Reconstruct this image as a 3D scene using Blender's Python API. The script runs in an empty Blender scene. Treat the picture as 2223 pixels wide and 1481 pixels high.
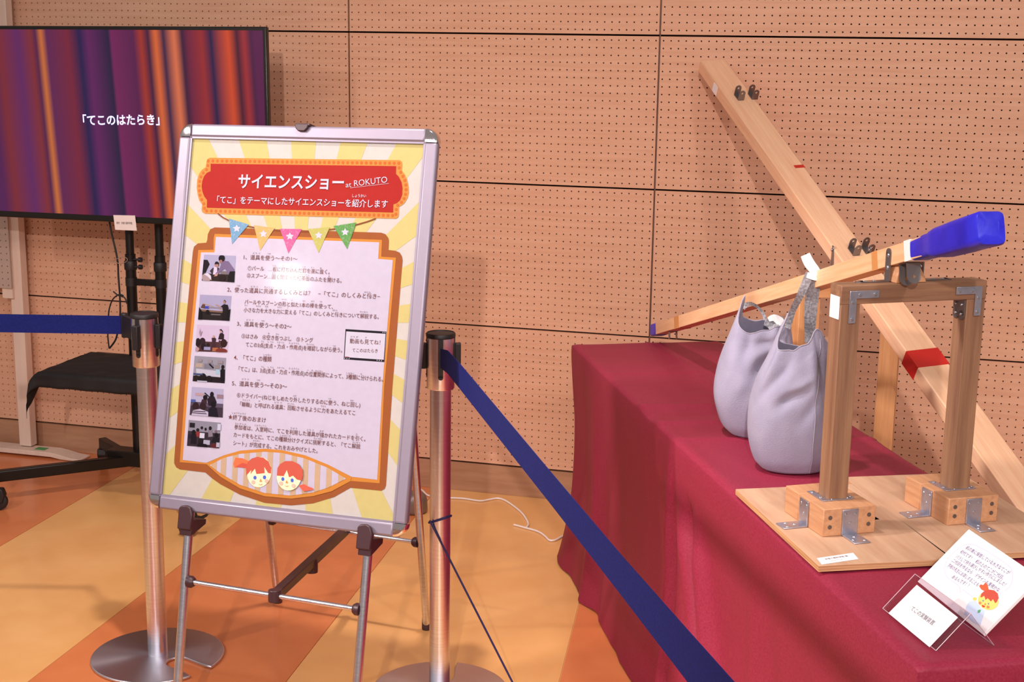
import bpy, bmesh, math, random
import numpy as np
from mathutils import Vector, Matrix, noise
random.seed(7)
scn = bpy.context.scene
COL = scn.collection
PI = math.pi
# ------------------------------------------------------------------ camera
FPX, IW, IH = 3036.85, 2223, 1481
yaw, pitch, roll = -0.265703855, -0.205852548, 0.0143606712
CAM = np.array([1.884, -4.686, 1.5866])
_f = np.array([math.sin(yaw)*math.cos(pitch), math.cos(yaw)*math.cos(pitch), math.sin(pitch)])
_r = np.array([math.cos(yaw), -math.sin(yaw), 0.0]); _u = np.cross(_r, _f)
RR = _r*math.cos(roll) + _u*math.sin(roll); UU = -_r*math.sin(roll) + _u*math.cos(roll)
cam_data = bpy.data.cameras.new('camera'); cam = bpy.data.objects.new('camera', cam_data); COL.objects.link(cam)
cam_data.sensor_width = 36.0; cam_data.lens = FPX/IW*36.0; cam_data.clip_start = 0.05
cam.matrix_world = Matrix(((RR[0], UU[0], -_f[0], CAM[0]), (RR[1], UU[1], -_f[1], CAM[1]), (RR[2], UU[2], -_f[2], CAM[2]), (0, 0, 0, 1)))
scn.camera = cam
# ------------------------------------------------------------------ light and exposure
scn.view_settings.view_transform = 'Standard'; scn.view_settings.look = 'None'
scn.view_settings.gamma = 1.0; scn.view_settings.use_curve_mapping = False
scn.view_settings.exposure = 0.0
wd = bpy.data.worlds.new('room_ambient'); scn.world = wd; wd.use_nodes = True
wd.node_tree.nodes['Background'].inputs[0].default_value = (1.0, 0.88, 0.84, 1)
wd.node_tree.nodes['Background'].inputs[1].default_value = 0.30
def aim(o, loc, target):
    o.location = loc; o.rotation_euler = (Vector(target)-Vector(loc)).to_track_quat('-Z', 'Y').to_euler()
def spot(name, loc, target, power, size=75, rad=0.06, colr=(1.0, 0.88, 0.82), blend=0.6):
    l = bpy.data.lights.new(name, 'SPOT'); l.energy = power; l.spot_size = math.radians(size); l.spot_blend = blend
    l.shadow_soft_size = rad; l.color = colr
    o = bpy.data.objects.new(name, l); COL.objects.link(o); aim(o, loc, target); return o
def fill_area(name, loc, target, power, sx, sy, colr=(1.0, 0.90, 0.86)):
    l = bpy.data.lights.new(name, 'AREA'); l.shape = 'RECTANGLE'; l.size = sx; l.size_y = sy; l.energy = power; l.color = colr
    o = bpy.data.objects.new(name, l); COL.objects.link(o); aim(o, loc, target); return o
spot('ceiling_spot', (-2.3, -3.7, 3.2), (1.8, -1.9, 0.8), 760, 34, 0.20)
spot('ceiling_spot', (2.35, -8.0, 3.35), (1.5, -0.6, 0.9), 680, 46, 0.05)
spot('ceiling_spot', (3.4, -4.4, 3.2), (0.9, -1.0, 0.3), 120, 66, 0.08)
spot('ceiling_spot', (-1.6, -4.2, 3.1), (0.0, -1.2, 0.0), 150, 56, 0.06)
spot('ceiling_spot', (0.9, -2.3, 3.4), (0.5, -1.7, 0.0), 230, 66, 0.06)
spot('ceiling_spot', (-3.3, -7.9, 3.0), (0.6, -1.8, 1.0), 90, 30, 0.10)
fill_area('soft_fill', (0.2, -5.6, 3.3), (0.6, -1.0, 0.6), 36, 2.4, 0.3)  # added soft fill, no known lamp; gives the steel poles bright streaks
fill_area('soft_fill', (3.2, -5.4, 3.3), (1.6, -1.0, 0.8), 30, 2.4, 0.3)  # second added fill on the right, standing in for part of the ambient
# ------------------------------------------------------------------ helpers
def ray(x, y): return RR*((x-IW/2)/FPX) + UU*(-(y-IH/2)/FPX) + _f
def at(x, y, X=None, Y=None, Z=None, pl=None, D=None):
    d = ray(x, y)
    if X is not None: t = (X-CAM[0])/d[0]
    elif Y is not None: t = (Y-CAM[1])/d[1]
    elif Z is not None: t = (Z-CAM[2])/d[2]
    elif D is not None: t = D
    else:
        n, q = pl; n = np.array(n, float); t = n.dot(np.array(q)-CAM)/n.dot(d)
    return Vector(CAM + t*d)
def LIN(h):
    v = [int(h[i:i+2], 16)/255 for i in (0, 2, 4)]
    return tuple(c/12.92 if c <= .04045 else ((c+.055)/1.055)**2.4 for c in v) + (1.0,)
lin = LIN
MATS = {}
def new_mat(name):
    m = bpy.data.materials.new(name); m.use_nodes = True
    return m, m.node_tree.nodes, m.node_tree.links, m.node_tree.nodes['Principled BSDF']
def flat(h, rough=.6, metal=0.0, name=None, emit=0.0, coat=0.0, sheen=0.0, dim=1.0, spec=.5):
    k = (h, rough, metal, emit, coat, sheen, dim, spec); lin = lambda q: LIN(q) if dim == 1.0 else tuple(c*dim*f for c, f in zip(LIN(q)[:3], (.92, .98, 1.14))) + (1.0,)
    if k in MATS: return MATS[k]
    m, N, L, b = new_mat(name or 'colour_'+h)
    b.inputs['Base Color'].default_value = lin(h); b.inputs['Roughness'].default_value = rough
    b.inputs['Metallic'].default_value = metal; b.inputs['Specular IOR Level'].default_value = spec
    if coat: b.inputs['Coat Weight'].default_value = coat; b.inputs['Coat Roughness'].default_value = .08
    if sheen: b.inputs['Sheen Weight'].default_value = sheen
    if emit: b.inputs['Emission Color'].default_value = lin(h); b.inputs['Emission Strength'].default_value = emit
    if not emit:
        t = N.new('ShaderNodeTexCoord'); n = N.new('ShaderNodeTexNoise'); n.inputs['Scale'].default_value = 60; n.inputs['Detail'].default_value = 3
        L.new(t.outputs['Object'], n.inputs['Vector'])
        hs = N.new('ShaderNodeHueSaturation'); hs.inputs['Color'].default_value = lin(h)
        mr = N.new('ShaderNodeMapRange'); mr.inputs['To Min'].default_value = .94; mr.inputs['To Max'].default_value = 1.06
        L.new(n.outputs['Fac'], mr.inputs['Value']); L.new(mr.outputs[0], hs.inputs['Value']); L.new(hs.outputs[0], b.inputs['Base Color'])
    MATS[k] = m; return m
def noise_mat(name, c1, c2, rough=.6, scale=(1, 1, 1), nscale=6.0, detail=6, bump=0.0, bscale=80, lo=.3, hi=.7, metal=0.0, coat=0.0, knots=None, sheen=0.0, spec=.5):
    m, N, L, b = new_mat(name)
    t = N.new('ShaderNodeTexCoord'); mp = N.new('ShaderNodeMapping'); mp.inputs['Scale'].default_value = scale
    L.new(t.outputs['Object'], mp.inputs['Vector'])
    n = N.new('ShaderNodeTexNoise'); n.inputs['Scale'].default_value = nscale; n.inputs['Detail'].default_value = detail
    n.inputs['Roughness'].default_value = .6
    L.new(mp.outputs[0], n.inputs['Vector'])
    r = N.new('ShaderNodeValToRGB'); r.color_ramp.elements[0].position = lo; r.color_ramp.elements[1].position = hi
    r.color_ramp.elements[0].color = lin(c1); r.color_ramp.elements[1].color = lin(c2)
    L.new(n.outputs['Fac'], r.inputs[0]); out = r.outputs[0]
    if knots:
        v = N.new('ShaderNodeTexVoronoi'); v.inputs['Scale'].default_value = knots[1]; v.inputs['Randomness'].default_value = 1
        mk = N.new('ShaderNodeMapping'); mk.inputs['Scale'].default_value = (1, 2.2, 2.2); L.new(t.outputs['Object'], mk.inputs['Vector'])
        L.new(mk.outputs[0], v.inputs['Vector'])
        kr = N.new('ShaderNodeMapRange'); kr.inputs['From Min'].default_value = .05; kr.inputs['From Max'].default_value = .16
        kr.inputs['To Min'].default_value = 1; kr.inputs['To Max'].default_value = 0; kr.interpolation_type = 'SMOOTHSTEP'
        L.new(v.outputs['Distance'], kr.inputs['Value'])
        mx = N.new('ShaderNodeMix'); mx.data_type = 'RGBA'; L.new(kr.outputs[0], mx.inputs[0]); L.new(out, mx.inputs[6]); mx.inputs[7].default_value = lin(knots[0]); out = mx.outputs[2]
    L.new(out, b.inputs['Base Color'])
    b.inputs['Roughness'].default_value = rough; b.inputs['Metallic'].default_value = metal; b.inputs['Specular IOR Level'].default_value = spec
    if coat: b.inputs['Coat Weight'].default_value = coat; b.inputs['Coat Roughness'].default_value = .1
    if sheen: b.inputs['Sheen Weight'].default_value = sheen
    if bump:
        n2 = N.new('ShaderNodeTexNoise'); n2.inputs['Scale'].default_value = bscale; n2.inputs['Detail'].default_value = 4
        L.new(mp.outputs[0] if scale != (1, 1, 1) else t.outputs['Object'], n2.inputs['Vector'])
        bp = N.new('ShaderNodeBump'); bp.inputs['Strength'].default_value = bump; bp.inputs['Distance'].default_value = .002
        L.new(n2.outputs['Fac'], bp.inputs['Height']); L.new(bp.outputs[0], b.inputs['Normal'])
    return m
GR = (1.2, 22, 22)
M_pine = noise_mat('pale_pine', 'EAB48E', 'F8CCA8', .5, GR, 3.0, 5, .25, 9, knots=('9A6545', 3.2))
M_pine2 = noise_mat('orange_pine', 'C98A58', 'E2A873', .55, GR, 3.0, 5, .3, 9, knots=('6E4025', 5))
M_lever = noise_mat('light_hardwood', 'E3AC7E', 'F3C79D', .5, GR, 4.0, 6, .15, 12)
M_oldwood = noise_mat('aged_cedar', '7A5540', '9E7658', .6, GR, 3.0, 6, .4, 9, knots=('6A4028', 2.5))
M_blockw = noise_mat('fir_block', 'BA845E', 'D29E76', .55, (2, 20, 30), 4.0, 5, .3, 9)
M_ply = noise_mat('plywood', 'B98E72', 'CDA88A', .6, (1.5, 14, 14), 3.0, 6, .2, 9)
M_plyedge = noise_mat('plywood_edge', 'A9774C', 'DDAE80', .7, (2, 2, 160), 2.2, 2, .2, 9)
M_panel = noise_mat('perforated_board', 'D39E80', 'E0AF92', .55, (1.5, 1, 26), 2.6, 6, .1, 9, spec=.3)
M_base = noise_mat('skirting_board', 'A5765A', 'B98B6C', .5, (1.5, 1, 14), 3, 5, .1, 9)
M_dark = flat('2A150A', .9)
M_back = flat('3C2012', .9)
M_fy = noise_mat('yellow_floor', 'E0A362', 'ECB575', .30, (1, 1, 1), 4.0, 8, .08, 14, coat=.25)
M_fo = noise_mat('orange_floor', 'CE7444', 'DC8452', .30, (1, 1, 1), 4.0, 8, .08, 14, coat=.25)
M_joint = flat('E8B878', .5)
M_steel = noise_mat('brushed_steel', 'D6D8E4', 'E8EAF4', .25, (1, 1, 60), 3, 3, .05, 60, metal=1.0)
M_chrome = flat('E6E0E2', .08, 1.0, 'chrome')
M_alu = flat('8C8394', .4, .4, 'silver_aluminium')
M_tube = noise_mat('aluminium_tube', 'CCCCD8', 'E2E2EC', .25, (60, 60, 1), 3, 2, .03, 60, metal=1.0)
M_galv = noise_mat('galvanised_steel', 'A9A9BA', 'C6C6D4', .34, (1, 1, 1), 30, 3, .1, 90, metal=.85)
M_grey = flat('8C8484', .35, .8, 'bright_plate')
M_screw = flat('B9BFCC', .25, .9)
M_nail = flat('6E625E', .5, .6)
M_black = flat('1B1719', .5)
M_blackm = flat('16110F', .42, .3)
M_plastic = flat('3A1F26', .42)
M_belt = noise_mat('navy_webbing', '0C1454', '121E68', .8, (1, 1, 1), 300, 2, .3, 500, spec=.2)
M_cloth = noise_mat('maroon_satin', '86203A', '982E46', .55, (1, 1, 1), 240, 3, .1, 700, spec=.25)
M_bag = noise_mat('grey_canvas', '928EA8', 'A09CB4', .85, (1, 1, 1), 14, 6, .35, 420, sheen=.1)
M_strap = noise_mat('grey_webbing', '77767E', 'A8A8B2', .85, (1, 1, 1), 190, 1, .8, 230)
M_white = flat('F4F0F2', .5)
M_paper = flat('F6F0F6', .55)
M_bluetape = noise_mat('blue_cloth_tape', '1616B4', '2A2ADC', .36, (1, 1, 1), 14, 5, .5, 22)
M_redtape = flat('C8241E', .45)
M_cord = flat('EDE0DC', .45)
M_pinkw = noise_mat('white_painted_wood', 'D9BFB0', 'E6CDBD', .6, (8, 8, 1), 3, 4, .1, 9)

class MB:
    def __init__(s): s.v = []; s.f = []; s.m = []; s.mi = 0; s.cut = []
    def add(s, vs, fs, M=None):
        o = len(s.v); s.cut.append((o, len(s.f)))
        for p in vs:
            p = Vector(p); s.v.append(M @ p if M is not None else p)
        for f in fs: s.f.append([i+o for i in f]); s.m.append(s.mi)
        return s
    def box(s, a, b, M=None):
        x0, y0, z0 = a; x1, y1, z1 = b
        return s.add([(x0,y0,z0),(x1,y0,z0),(x1,y1,z0),(x0,y1,z0),(x0,y0,z1),(x1,y0,z1),(x1,y1,z1),(x0,y1,z1)],
                     [(0,3,2,1),(4,5,6,7),(0,1,5,4),(1,2,6,5),(2,3,7,6),(3,0,4,7)], M)
    def prism(s, poly, z0, z1, M=None):
        n = len(poly); vs = [(p[0], p[1], z0) for p in poly] + [(p[0], p[1], z1) for p in poly]
        a = sum(poly[i][0]*poly[(i+1)%n][1]-poly[(i+1)%n][0]*poly[i][1] for i in range(n))
        fs = [list(range(n))[::-1], list(range(n, 2*n))] + [(i, (i+1)%n, n+(i+1)%n, n+i) for i in range(n)]
        if a < 0: fs = [f[::-1] for f in fs]
        return s.add(vs, fs, M)
    def lathe(s, prof, n=32, M=None, cap=True):
        vs = []; fs = []
        for r, z in prof:
            for k in range(n):
                a = 2*PI*k/n; vs.append((r*math.cos(a), r*math.sin(a), z))
        for j in range(len(prof)-1):
            for k in range(n): fs.append((j*n+k, j*n+(k+1)%n, (j+1)*n+(k+1)%n, (j+1)*n+k))
        if cap: fs.append(list(range(n))[::-1]); fs.append([(len(prof)-1)*n+k for k in range(n)])
        return s.add(vs, fs, M)
    def tube(s, pts, r, n=10, closed=False):
        pts = [Vector(p) for p in pts]; N = len(pts); vs = []; fs = []
        up = None
        for i, p in enumerate(pts):
            a = pts[max(i-1, 0)]; b = pts[min(i+1, N-1)]; t = (b-a).normalized()
            if up is None:
                up = t.orthogonal().normalized()
            else:
                up = (up - t*up.dot(t)).normalized()
            w = t.cross(up); rr = r[i] if isinstance(r, (list, tuple)) else r
            for k in range(n):
                an = 2*PI*k/n; vs.append(p + up*rr*math.cos(an) + w*rr*math.sin(an))
        for i in range(N-1):
            for k in range(n): fs.append((i*n+k, i*n+(k+1)%n, (i+1)*n+(k+1)%n, (i+1)*n+k))
        fs.append(list(range(n))[::-1]); fs.append([(N-1)*n+k for k in range(n)])
        return s.add(vs, fs)
    def ribbon(s, pts, wdirs, w, th=.0015):
        vs = []; N = len(pts)
        for i, p in enumerate(pts):
            p = Vector(p); wd_ = Vector(wdirs[i] if isinstance(wdirs, list) else wdirs).normalized()
            t = (Vector(pts[min(i+1, N-1)])-Vector(pts[max(i-1, 0)])).normalized(); n = t.cross(wd_).normalized()
            ww = w[i] if isinstance(w, list) else w
            vs += [p-wd_*ww/2-n*th/2, p+wd_*ww/2-n*th/2, p+wd_*ww/2+n*th/2, p-wd_*ww/2+n*th/2]
        fs = [(0, 1, 2, 3), (4*N-1, 4*N-2, 4*N-3, 4*N-4)]
        for i in range(N-1):
            for k in range(4): fs.append((4*i+k, 4*i+4+k, 4*i+4+(k+1)%4, 4*i+(k+1)%4))
        return s.add(vs, fs)
    def ball(s, c, r, n=12, sc=(1, 1, 1)):
        prof = [(max(1e-4, r*math.sin(PI*j/n)), -r*math.cos(PI*j/n)) for j in range(n+1)]
        return s.lathe(prof, 2*n, Matrix.Translation(c) @ Matrix.Diagonal((*sc, 1)))
WM = {}
def build_each(mb, name, mat, parent, M=None, **k):     # one object for each piece added to the collector
    cs = mb.cut + [(len(mb.v), len(mb.f))]; M = M or Matrix.Identity(4)
    for (a, fa), (b, fb) in zip(cs, cs[1:]):
        q = MB(); q.v = mb.v[a:b]; q.f = [[i-a for i in f] for f in mb.f[fa:fb]]; q.m = [0]*(fb-fa)
        c = sum(q.v, Vector((0, 0, 0)))/len(q.v); q.v = [v-c for v in q.v]
        build(q, name, mat, parent, M @ Matrix.Translation(c), **k)
def finish(o, parent):
    if parent is not None:
        o.parent = parent; o.matrix_parent_inverse = WM[parent.name].inverted()
def build(mb, name, mat, parent=None, M=None, bevel=0.0, smooth=40, fix=True):
    me = bpy.data.meshes.new(name); M = M or Matrix.Identity(4)
    me.from_pydata([tuple(v) for v in mb.v], [], mb.f)
    mats = mat if isinstance(mat, list) else [mat]
    for m in mats: me.materials.append(m)
    if len(mats) > 1: me.polygons.foreach_set('material_index', mb.m)
    if fix:
        bm = bmesh.new(); bm.from_mesh(me); bmesh.ops.recalc_face_normals(bm, faces=bm.faces); bm.to_mesh(me); bm.free()
    if smooth:
        me.polygons.foreach_set('use_smooth', [True]*len(me.polygons)); me.set_sharp_from_angle(angle=math.radians(smooth))
    o = bpy.data.objects.new(name, me); COL.objects.link(o)
    finish(o, parent); o.matrix_basis = M; WM[o.name] = M.copy()
    if bevel:
        bv = o.modifiers.new('bevel', 'BEVEL'); bv.width = bevel; bv.segments = 2; bv.limit_method = 'ANGLE'
    return o
def dupe(src, name, M, parent=None):
    o = src.copy(); o.name = name; COL.objects.link(o)
    o.parent = None; finish(o, parent); o.matrix_basis = M; WM[o.name] = M.copy(); return o
def tag(o, label, cat, group=None):
    o['label'] = label; o['category'] = cat
    if group: o['group'] = group
    return o
def thing(name, loc, label, cat, group=None):
    o = bpy.data.objects.new(name, None); COL.objects.link(o); o.empty_display_size = .05
    M = Matrix.Translation(Vector(loc)); o.matrix_basis = M; WM[o.name] = M
    return tag(o, label, cat, group)
def recentre(mb, c):
    c = Vector(c); mb.v = [v-c for v in mb.v]; return Matrix.Translation(c)
def wbuild(mb, name, mat, parent=None, at_=None, **k):   # mesh collected in world coordinates, origin moved to its middle
    if at_ is None:
        lo = [min(v[i] for v in mb.v) for i in range(3)]; hi = [max(v[i] for v in mb.v) for i in range(3)]
        at_ = [(lo[i]+hi[i])/2 for i in range(3)]
        if parent is None: at_[2] = lo[2]
    return build(mb, name, mat, parent, recentre(mb, at_), **k)
def frame(o, x, y):    # matrix with origin o, local x along x, y near y
    x = Vector(x).normalized(); z = x.cross(Vector(y)).normalized(); y = z.cross(x)
    return Matrix(((x[0], y[0], z[0], o[0]), (x[1], y[1], z[1], o[1]), (x[2], y[2], z[2], o[2]), (0, 0, 0, 1)))

# ------------------------------------------------------------------ room shell
P = .025; Z0 = 1.637
wall = build(MB().box((-3.4, .026, 0), (5.2, .10, 3.2)), 'wall_back', M_back, smooth=0); wall['kind'] = 'structure'
def panel_mesh(nx, name):
    g = .003; H = 20.35*P; W_ = nx*P; R_ = .0027; V = []; F = []
    xs = [g]+[i*P for i in range(1, nx)]+[W_-g]
    zr = [(.675+j)*P for j in range(20)]; zs = [g]+[(.675+j+.5)*P for j in range(19)]+[H-g]
    oc = [(math.cos(PI/4*k), math.sin(PI/4*k)) for k in range(8)]
    for i in range(nx):
        cx = (i+.5)*P
        for j in range(20):
            cz = zr[j]; x0, x1, z0, z1 = xs[i], xs[i+1], zs[j], zs[j+1]; o = len(V)
            per = [(x1, cz), (x1, z1), (cx, z1), (x0, z1), (x0, cz), (x0, z0), (cx, z0), (x1, z0)]
            V += [(a, 0, b) for a, b in per]; V += [(cx+R_*c, 0, cz+R_*s) for c, s in oc]; V += [(cx+R_*c, .010, cz+R_*s) for c, s in oc]
            for k in range(8):
                q = (k+1) % 8; F.append((o+k, o+q, o+8+q, o+8+k)[::-1]); F.append((o+8+k, o+8+q, o+16+q, o+16+k)[::-1])
    o = len(V); V += [(g, 0, g), (W_-g, 0, g), (W_-g, 0, H-g), (g, 0, H-g), (g, .012, g), (W_-g, .012, g), (W_-g, .012, H-g), (g, .012, H-g)]
    F += [(o, o+1, o+5, o+4), (o+1, o+2, o+6, o+5), (o+2, o+3, o+7, o+6), (o+3, o, o+4, o+7)]
    me = bpy.data.meshes.new(name); me.from_pydata(V, [], F); me.materials.append(M_panel); return me
PM = {44: panel_mesh(44, 'panel'), 88: panel_mesh(88, 'panel_wide')}
for x0, nx in ((-88*P, 88), (0, 44), (44*P, 88), (132*P, 44)):
    for k in range(-3, 3):
        o = bpy.data.objects.new('panel', PM[nx]); COL.objects.link(o); finish(o, wall)
        M = Matrix.Translation((x0, 0, Z0+k*20.35*P)); o.matrix_basis = M; WM[o.name] = M
bb = build(MB().box((-3.4, 0, 0), (5.2, .026, .1065)), 'baseboard_back', M_base, bevel=.001); bb['kind'] = 'structure'
# vertical joint strips (metal profile) in the two visible upright joints
jt = build(MB().box((-.002, .004, .112), (.002, .008, 3.18)), 'trim_1', flat('6B4A3C', .5), M=Matrix.Translation((44*P, 0, 0))); jt['kind'] = 'structure'
floor = build(MB().box((-4.2, -7.2, -.1), (5.6, .1, -.0032)), 'floor', M_joint, smooth=0); floor['kind'] = 'structure'
edges = [(-3.35, -.04), (-2.70, -.04), (-2.07, -.04), (-1.44, -.04), (-.811, -.045), (-.182, -.038), (.417, -.085), (1.083, -.125), (1.74, -.15), (2.40, -.16), (3.05, -.16), (3.7, -.16), (4.4, -.16), (5.1, -.16)]
for i in range(len(edges)-1):
    (a, sa), (b, sb) = edges[i], edges[i+1]; g = .0012
    X = lambda e, s, y: e + s*(y+1)
    poly = [(X(a, sa, -7)+g, -7), (X(b, sb, -7)-g, -7), (X(b, sb, .024)-g, .024), (X(a, sa, .024)+g, .024)]
    mb = MB().prism(poly, -.003, 0)
    wbuild(mb, 'floor_strip', M_fo if (i % 2) else M_fy, floor, at_=((a+b)/2, -3, 0), smooth=0)
# ------------------------------------------------------------------ draped table
TA = Vector((.956, -.572, 0)); TU = Vector((.4336, -.9011, 0)).normalized(); TV = Vector((-TU.y, TU.x, 0)); LS, LT = 2.325, .475
def tp(s, t, z): return TA + TU*s + TV*t + Vector((0, 0, z))
UP = Vector((0, 0, 1))
def tablecloth():
    nx, nt, nr = 220, 44, 46; H = .70
    V = []; F = []; top = {}
    def gz(s, t):
        z = H
        z += .0065*math.exp(-((s-.79-.10*(t-.2))/.020)**2) + .0055*math.exp(-((s-.935-.05*t)/.015)**2) - .0040*math.exp(-((s-.865)/.03)**2)
        z += .0035*math.exp(-((s-1.08-.12*t)/.012)**2) + .0030*math.exp(-((s-.40-.05*t)/.012)**2) + .0014*math.exp(-((s-.28+.9*(t-.3))/.012)**2)
        z += .0034*math.exp(-((t-.235-.03*math.sin(s*4))/.006)**2)*(1 if s < 1.2 else .3)
        z += .0014*math.exp(-((t-.018)/.006)**2)
        z += .0012*noise.noise(Vector((s*7, t*7, .3))) + .0010*noise.noise(Vector((s*26, t*10, 1.3)))
        if s < .62 and t > .36: z += .020*math.exp(-((s-.33)/.16)**2)*math.exp(-((t-.47)/.06)**2)
        return z
    for i in range(nx+1):
        for j in range(nt+1):
            s = LS*i/nx; t = LT*j/nt; top[(i, j)] = len(V); d = min(s, LS-s, t, LT-t)
            V.append(tp(s, t, gz(s, t) - (.004*math.exp(-(d/.004)**2))))
    for i in range(nx):
        for j in range(nt): F.append((top[i, j], top[i+1, j], top[i+1, j+1], top[i, j+1]))
    per = [(i, 0) for i in range(nx)] + [(nx, j) for j in range(nt)] + [(i, nt) for i in range(nx, 0, -1)] + [(0, j) for j in range(nt, 0, -1)]
    n = len(per); nor = []
    for (i, j) in per:
        v = Vector((0, 0, 0)); s = LS*i/nx; t = LT*j/nt
        if s < .05: v -= TU*(1-s/.05)**.7
        if s > LS-.05: v += TU*(1-(LS-s)/.05)**.7
        if t < .05: v -= TV*(1-t/.05)**.7
        if t > LT-.05: v += TV*(1-(LT-t)/.05)**.7
        if v.length < 1e-4: v = -TV if j == 0 else TV
        nor.append(v.normalized())
    def out(i, j, q, z):
        s = LS*i/nx; t = LT*j/nt
        o = .004 + .022*q**5 - .012*math.sin(PI*q)**2
        if j == 0:
            if s < .25: o += -.012*math.sin(PI*q)*(1-s/.25) + .012*q**4*(1-s/.25)
            g = lambda c, w: math.exp(-((s-c)/w)**2)
            o += .016*g(1.055+.06*(H-z), .016)*min(1, q*3) - .020*g(1.085+.06*(H-z), .012)*min(1, q*2.5)
            if z < .60:
                k = min(1, (.60-z)/.12); sc = 1.215+.42*(.58-z)
                o += -.042*k*g(sc, .020) + .022*k*g(sc-.06, .035) + .026*k*g(sc+.06, .04)
            o += .014*q*g(.30+.05*q, .03) - .012*q*g(.40+.05*q, .04)
            o += .005*q*math.sin(s*19+2*math.sin(s*5)) + .005*q*noise.noise(Vector((s*9, z*5, 2)))
            o += .006*noise.noise(Vector((s*5, z*6, 7)))*q*(1-.5*q)
            o += .014*g(1.62+.05*q, .03)*q - .012*g(1.70+.1*q, .03)*q + .012*g(1.95, .04)*q
        else:
            o += .014*q*math.sin((s+t*1.7)*23) + .006*q*noise.noise(Vector((s*9, t*9, z*4)))
            if i == nx: o += .012*q*math.sin(t*31+z*2)
        return o
    rows = [[top[p] for p in per]]
    for k in range(1, nr+1):
        q = (k/nr)**1.15; z = max(.0025, H*(1-q)); row = []
        for (i, j), nn in zip(per, nor):
            b = V[top[(i, j)]]; o_ = out(i, j, q, z) * min(1, q*14+.25)
            row.append(len(V)); zz = z + (.004*math.sin(i*.35)**2 if k == nr else 0)
            V.append(Vector((b.x, b.y, zz)) + nn*o_)
        rows.append(row)
    for k in range(nr):
        for a in range(n): F.append((rows[k][a], rows[k+1][a], rows[k+1][(a+1) % n], rows[k][(a+1) % n]))
    mb = MB(); mb.v = V; mb.f = [list(f) for f in F]; mb.m = [0]*len(F)
    o = wbuild(mb, 'tablecloth', M_cloth, None, at_=tp(LS/2, LT/2, 0), smooth=70)
    return tag(o, 'maroon satin cloth draped to the floor over the long display table', 'tablecloth')
tablecloth()
TZ = .7035
# ------------------------------------------------------------------ small lever stand (gantry on two plywood boards)
gs = thing('lever_stand', tp(1.72, .24, TZ), 'small wooden gantry stand screwed to two plywood boards on the maroon table', 'stand')
GD = (TV*.262 - TU*.028).normalized(); GU = GD.cross(UP).normalized()   # crossbar direction, and direction towards the viewer
if GU.dot(TU) < 0: GU = -GU
b1 = MB().box((0, 0, 0), (.436, .2515, .012)); 
ply1 = build(b1, 'plywood_board', [M_ply], gs, frame(tp(1.510, .001, TZ), TU*1-TV*.002, TV), bevel=.0006)
ply2 = build(MB().box((0, 0, 0), (.468, .262, .012)), 'plywood_board', [M_ply], gs, frame(tp(1.462, .2555, TZ), TU*1-TV*.018, TV), bevel=.0006)
for pl, L_, W_ in ((ply1, .436, .2515), (ply2, .468, .262)):     # the visible laminations of the edges
    for nm, a, b in (('edge_band', (0, -.0006, .0008), (L_, -.0001, .0112)), ('edge_band', (L_+.0001, 0, .0008), (L_+.0006, W_, .0112))):
        build(MB().box(a, b), nm, M_plyedge, pl, WM[pl.name].copy(), smooth=0)
ZB = TZ+.012
def angle_bracket(parent, origin, outd, along, w=.033, h=.050, l=.05, th=.003):
    M = frame(origin, outd, along); mb = MB()
    mb.box((0, -w/2, 0), (th, w/2, h)); mb.box((th*.2, -w/2, 0), (l, w/2, th))
    o = build(mb, 'angle_bracket', M_galv, parent, M, bevel=.0012)
    sc = MB()
    for (y, z) in ((-.010, .041), (.010, .041), (0, .024)): sc.lathe([(.0032, 0), (.0026, .001), (.0001, .0012)], 10, Matrix.Translation((th, y, z)) @ Matrix.Rotation(PI/2, 4, 'Y'), cap=False)
    for (x, y) in ((.020, 0), (.034, -.010), (.040, .010)): sc.lathe([(.0032, 0), (.0026, .001), (.0001, .0012)], 10, Matrix.Translation((x, y, th)), cap=False)
    build_each(sc, 'screw', M_screw, o, M.copy())
    return o
def flat_corner(parent, M, a=.052, w=.013, th=.002):
    mb = MB().prism([(0, 0), (a, 0), (a, w), (w, w), (w, a), (0, a)], 0, th)
    o = build(mb, 'corner_plate', M_galv, parent, M, bevel=.0006); sc = MB()
    for x, y in ((w/2+.014, w/2), (a-.008, w/2), (w/2, w/2+.014), (w/2, a-.008)): sc.lathe([(.0042, 0), (.0034, .0012), (.0001, .0016)], 10, Matrix.Translation((x, y, th)), cap=False)
    build_each(sc, 'screw', M_screw, o, M.copy()); return o
PW = .0395; ZC0, ZC1 = 1.1405, 1.1755
posts = []
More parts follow.
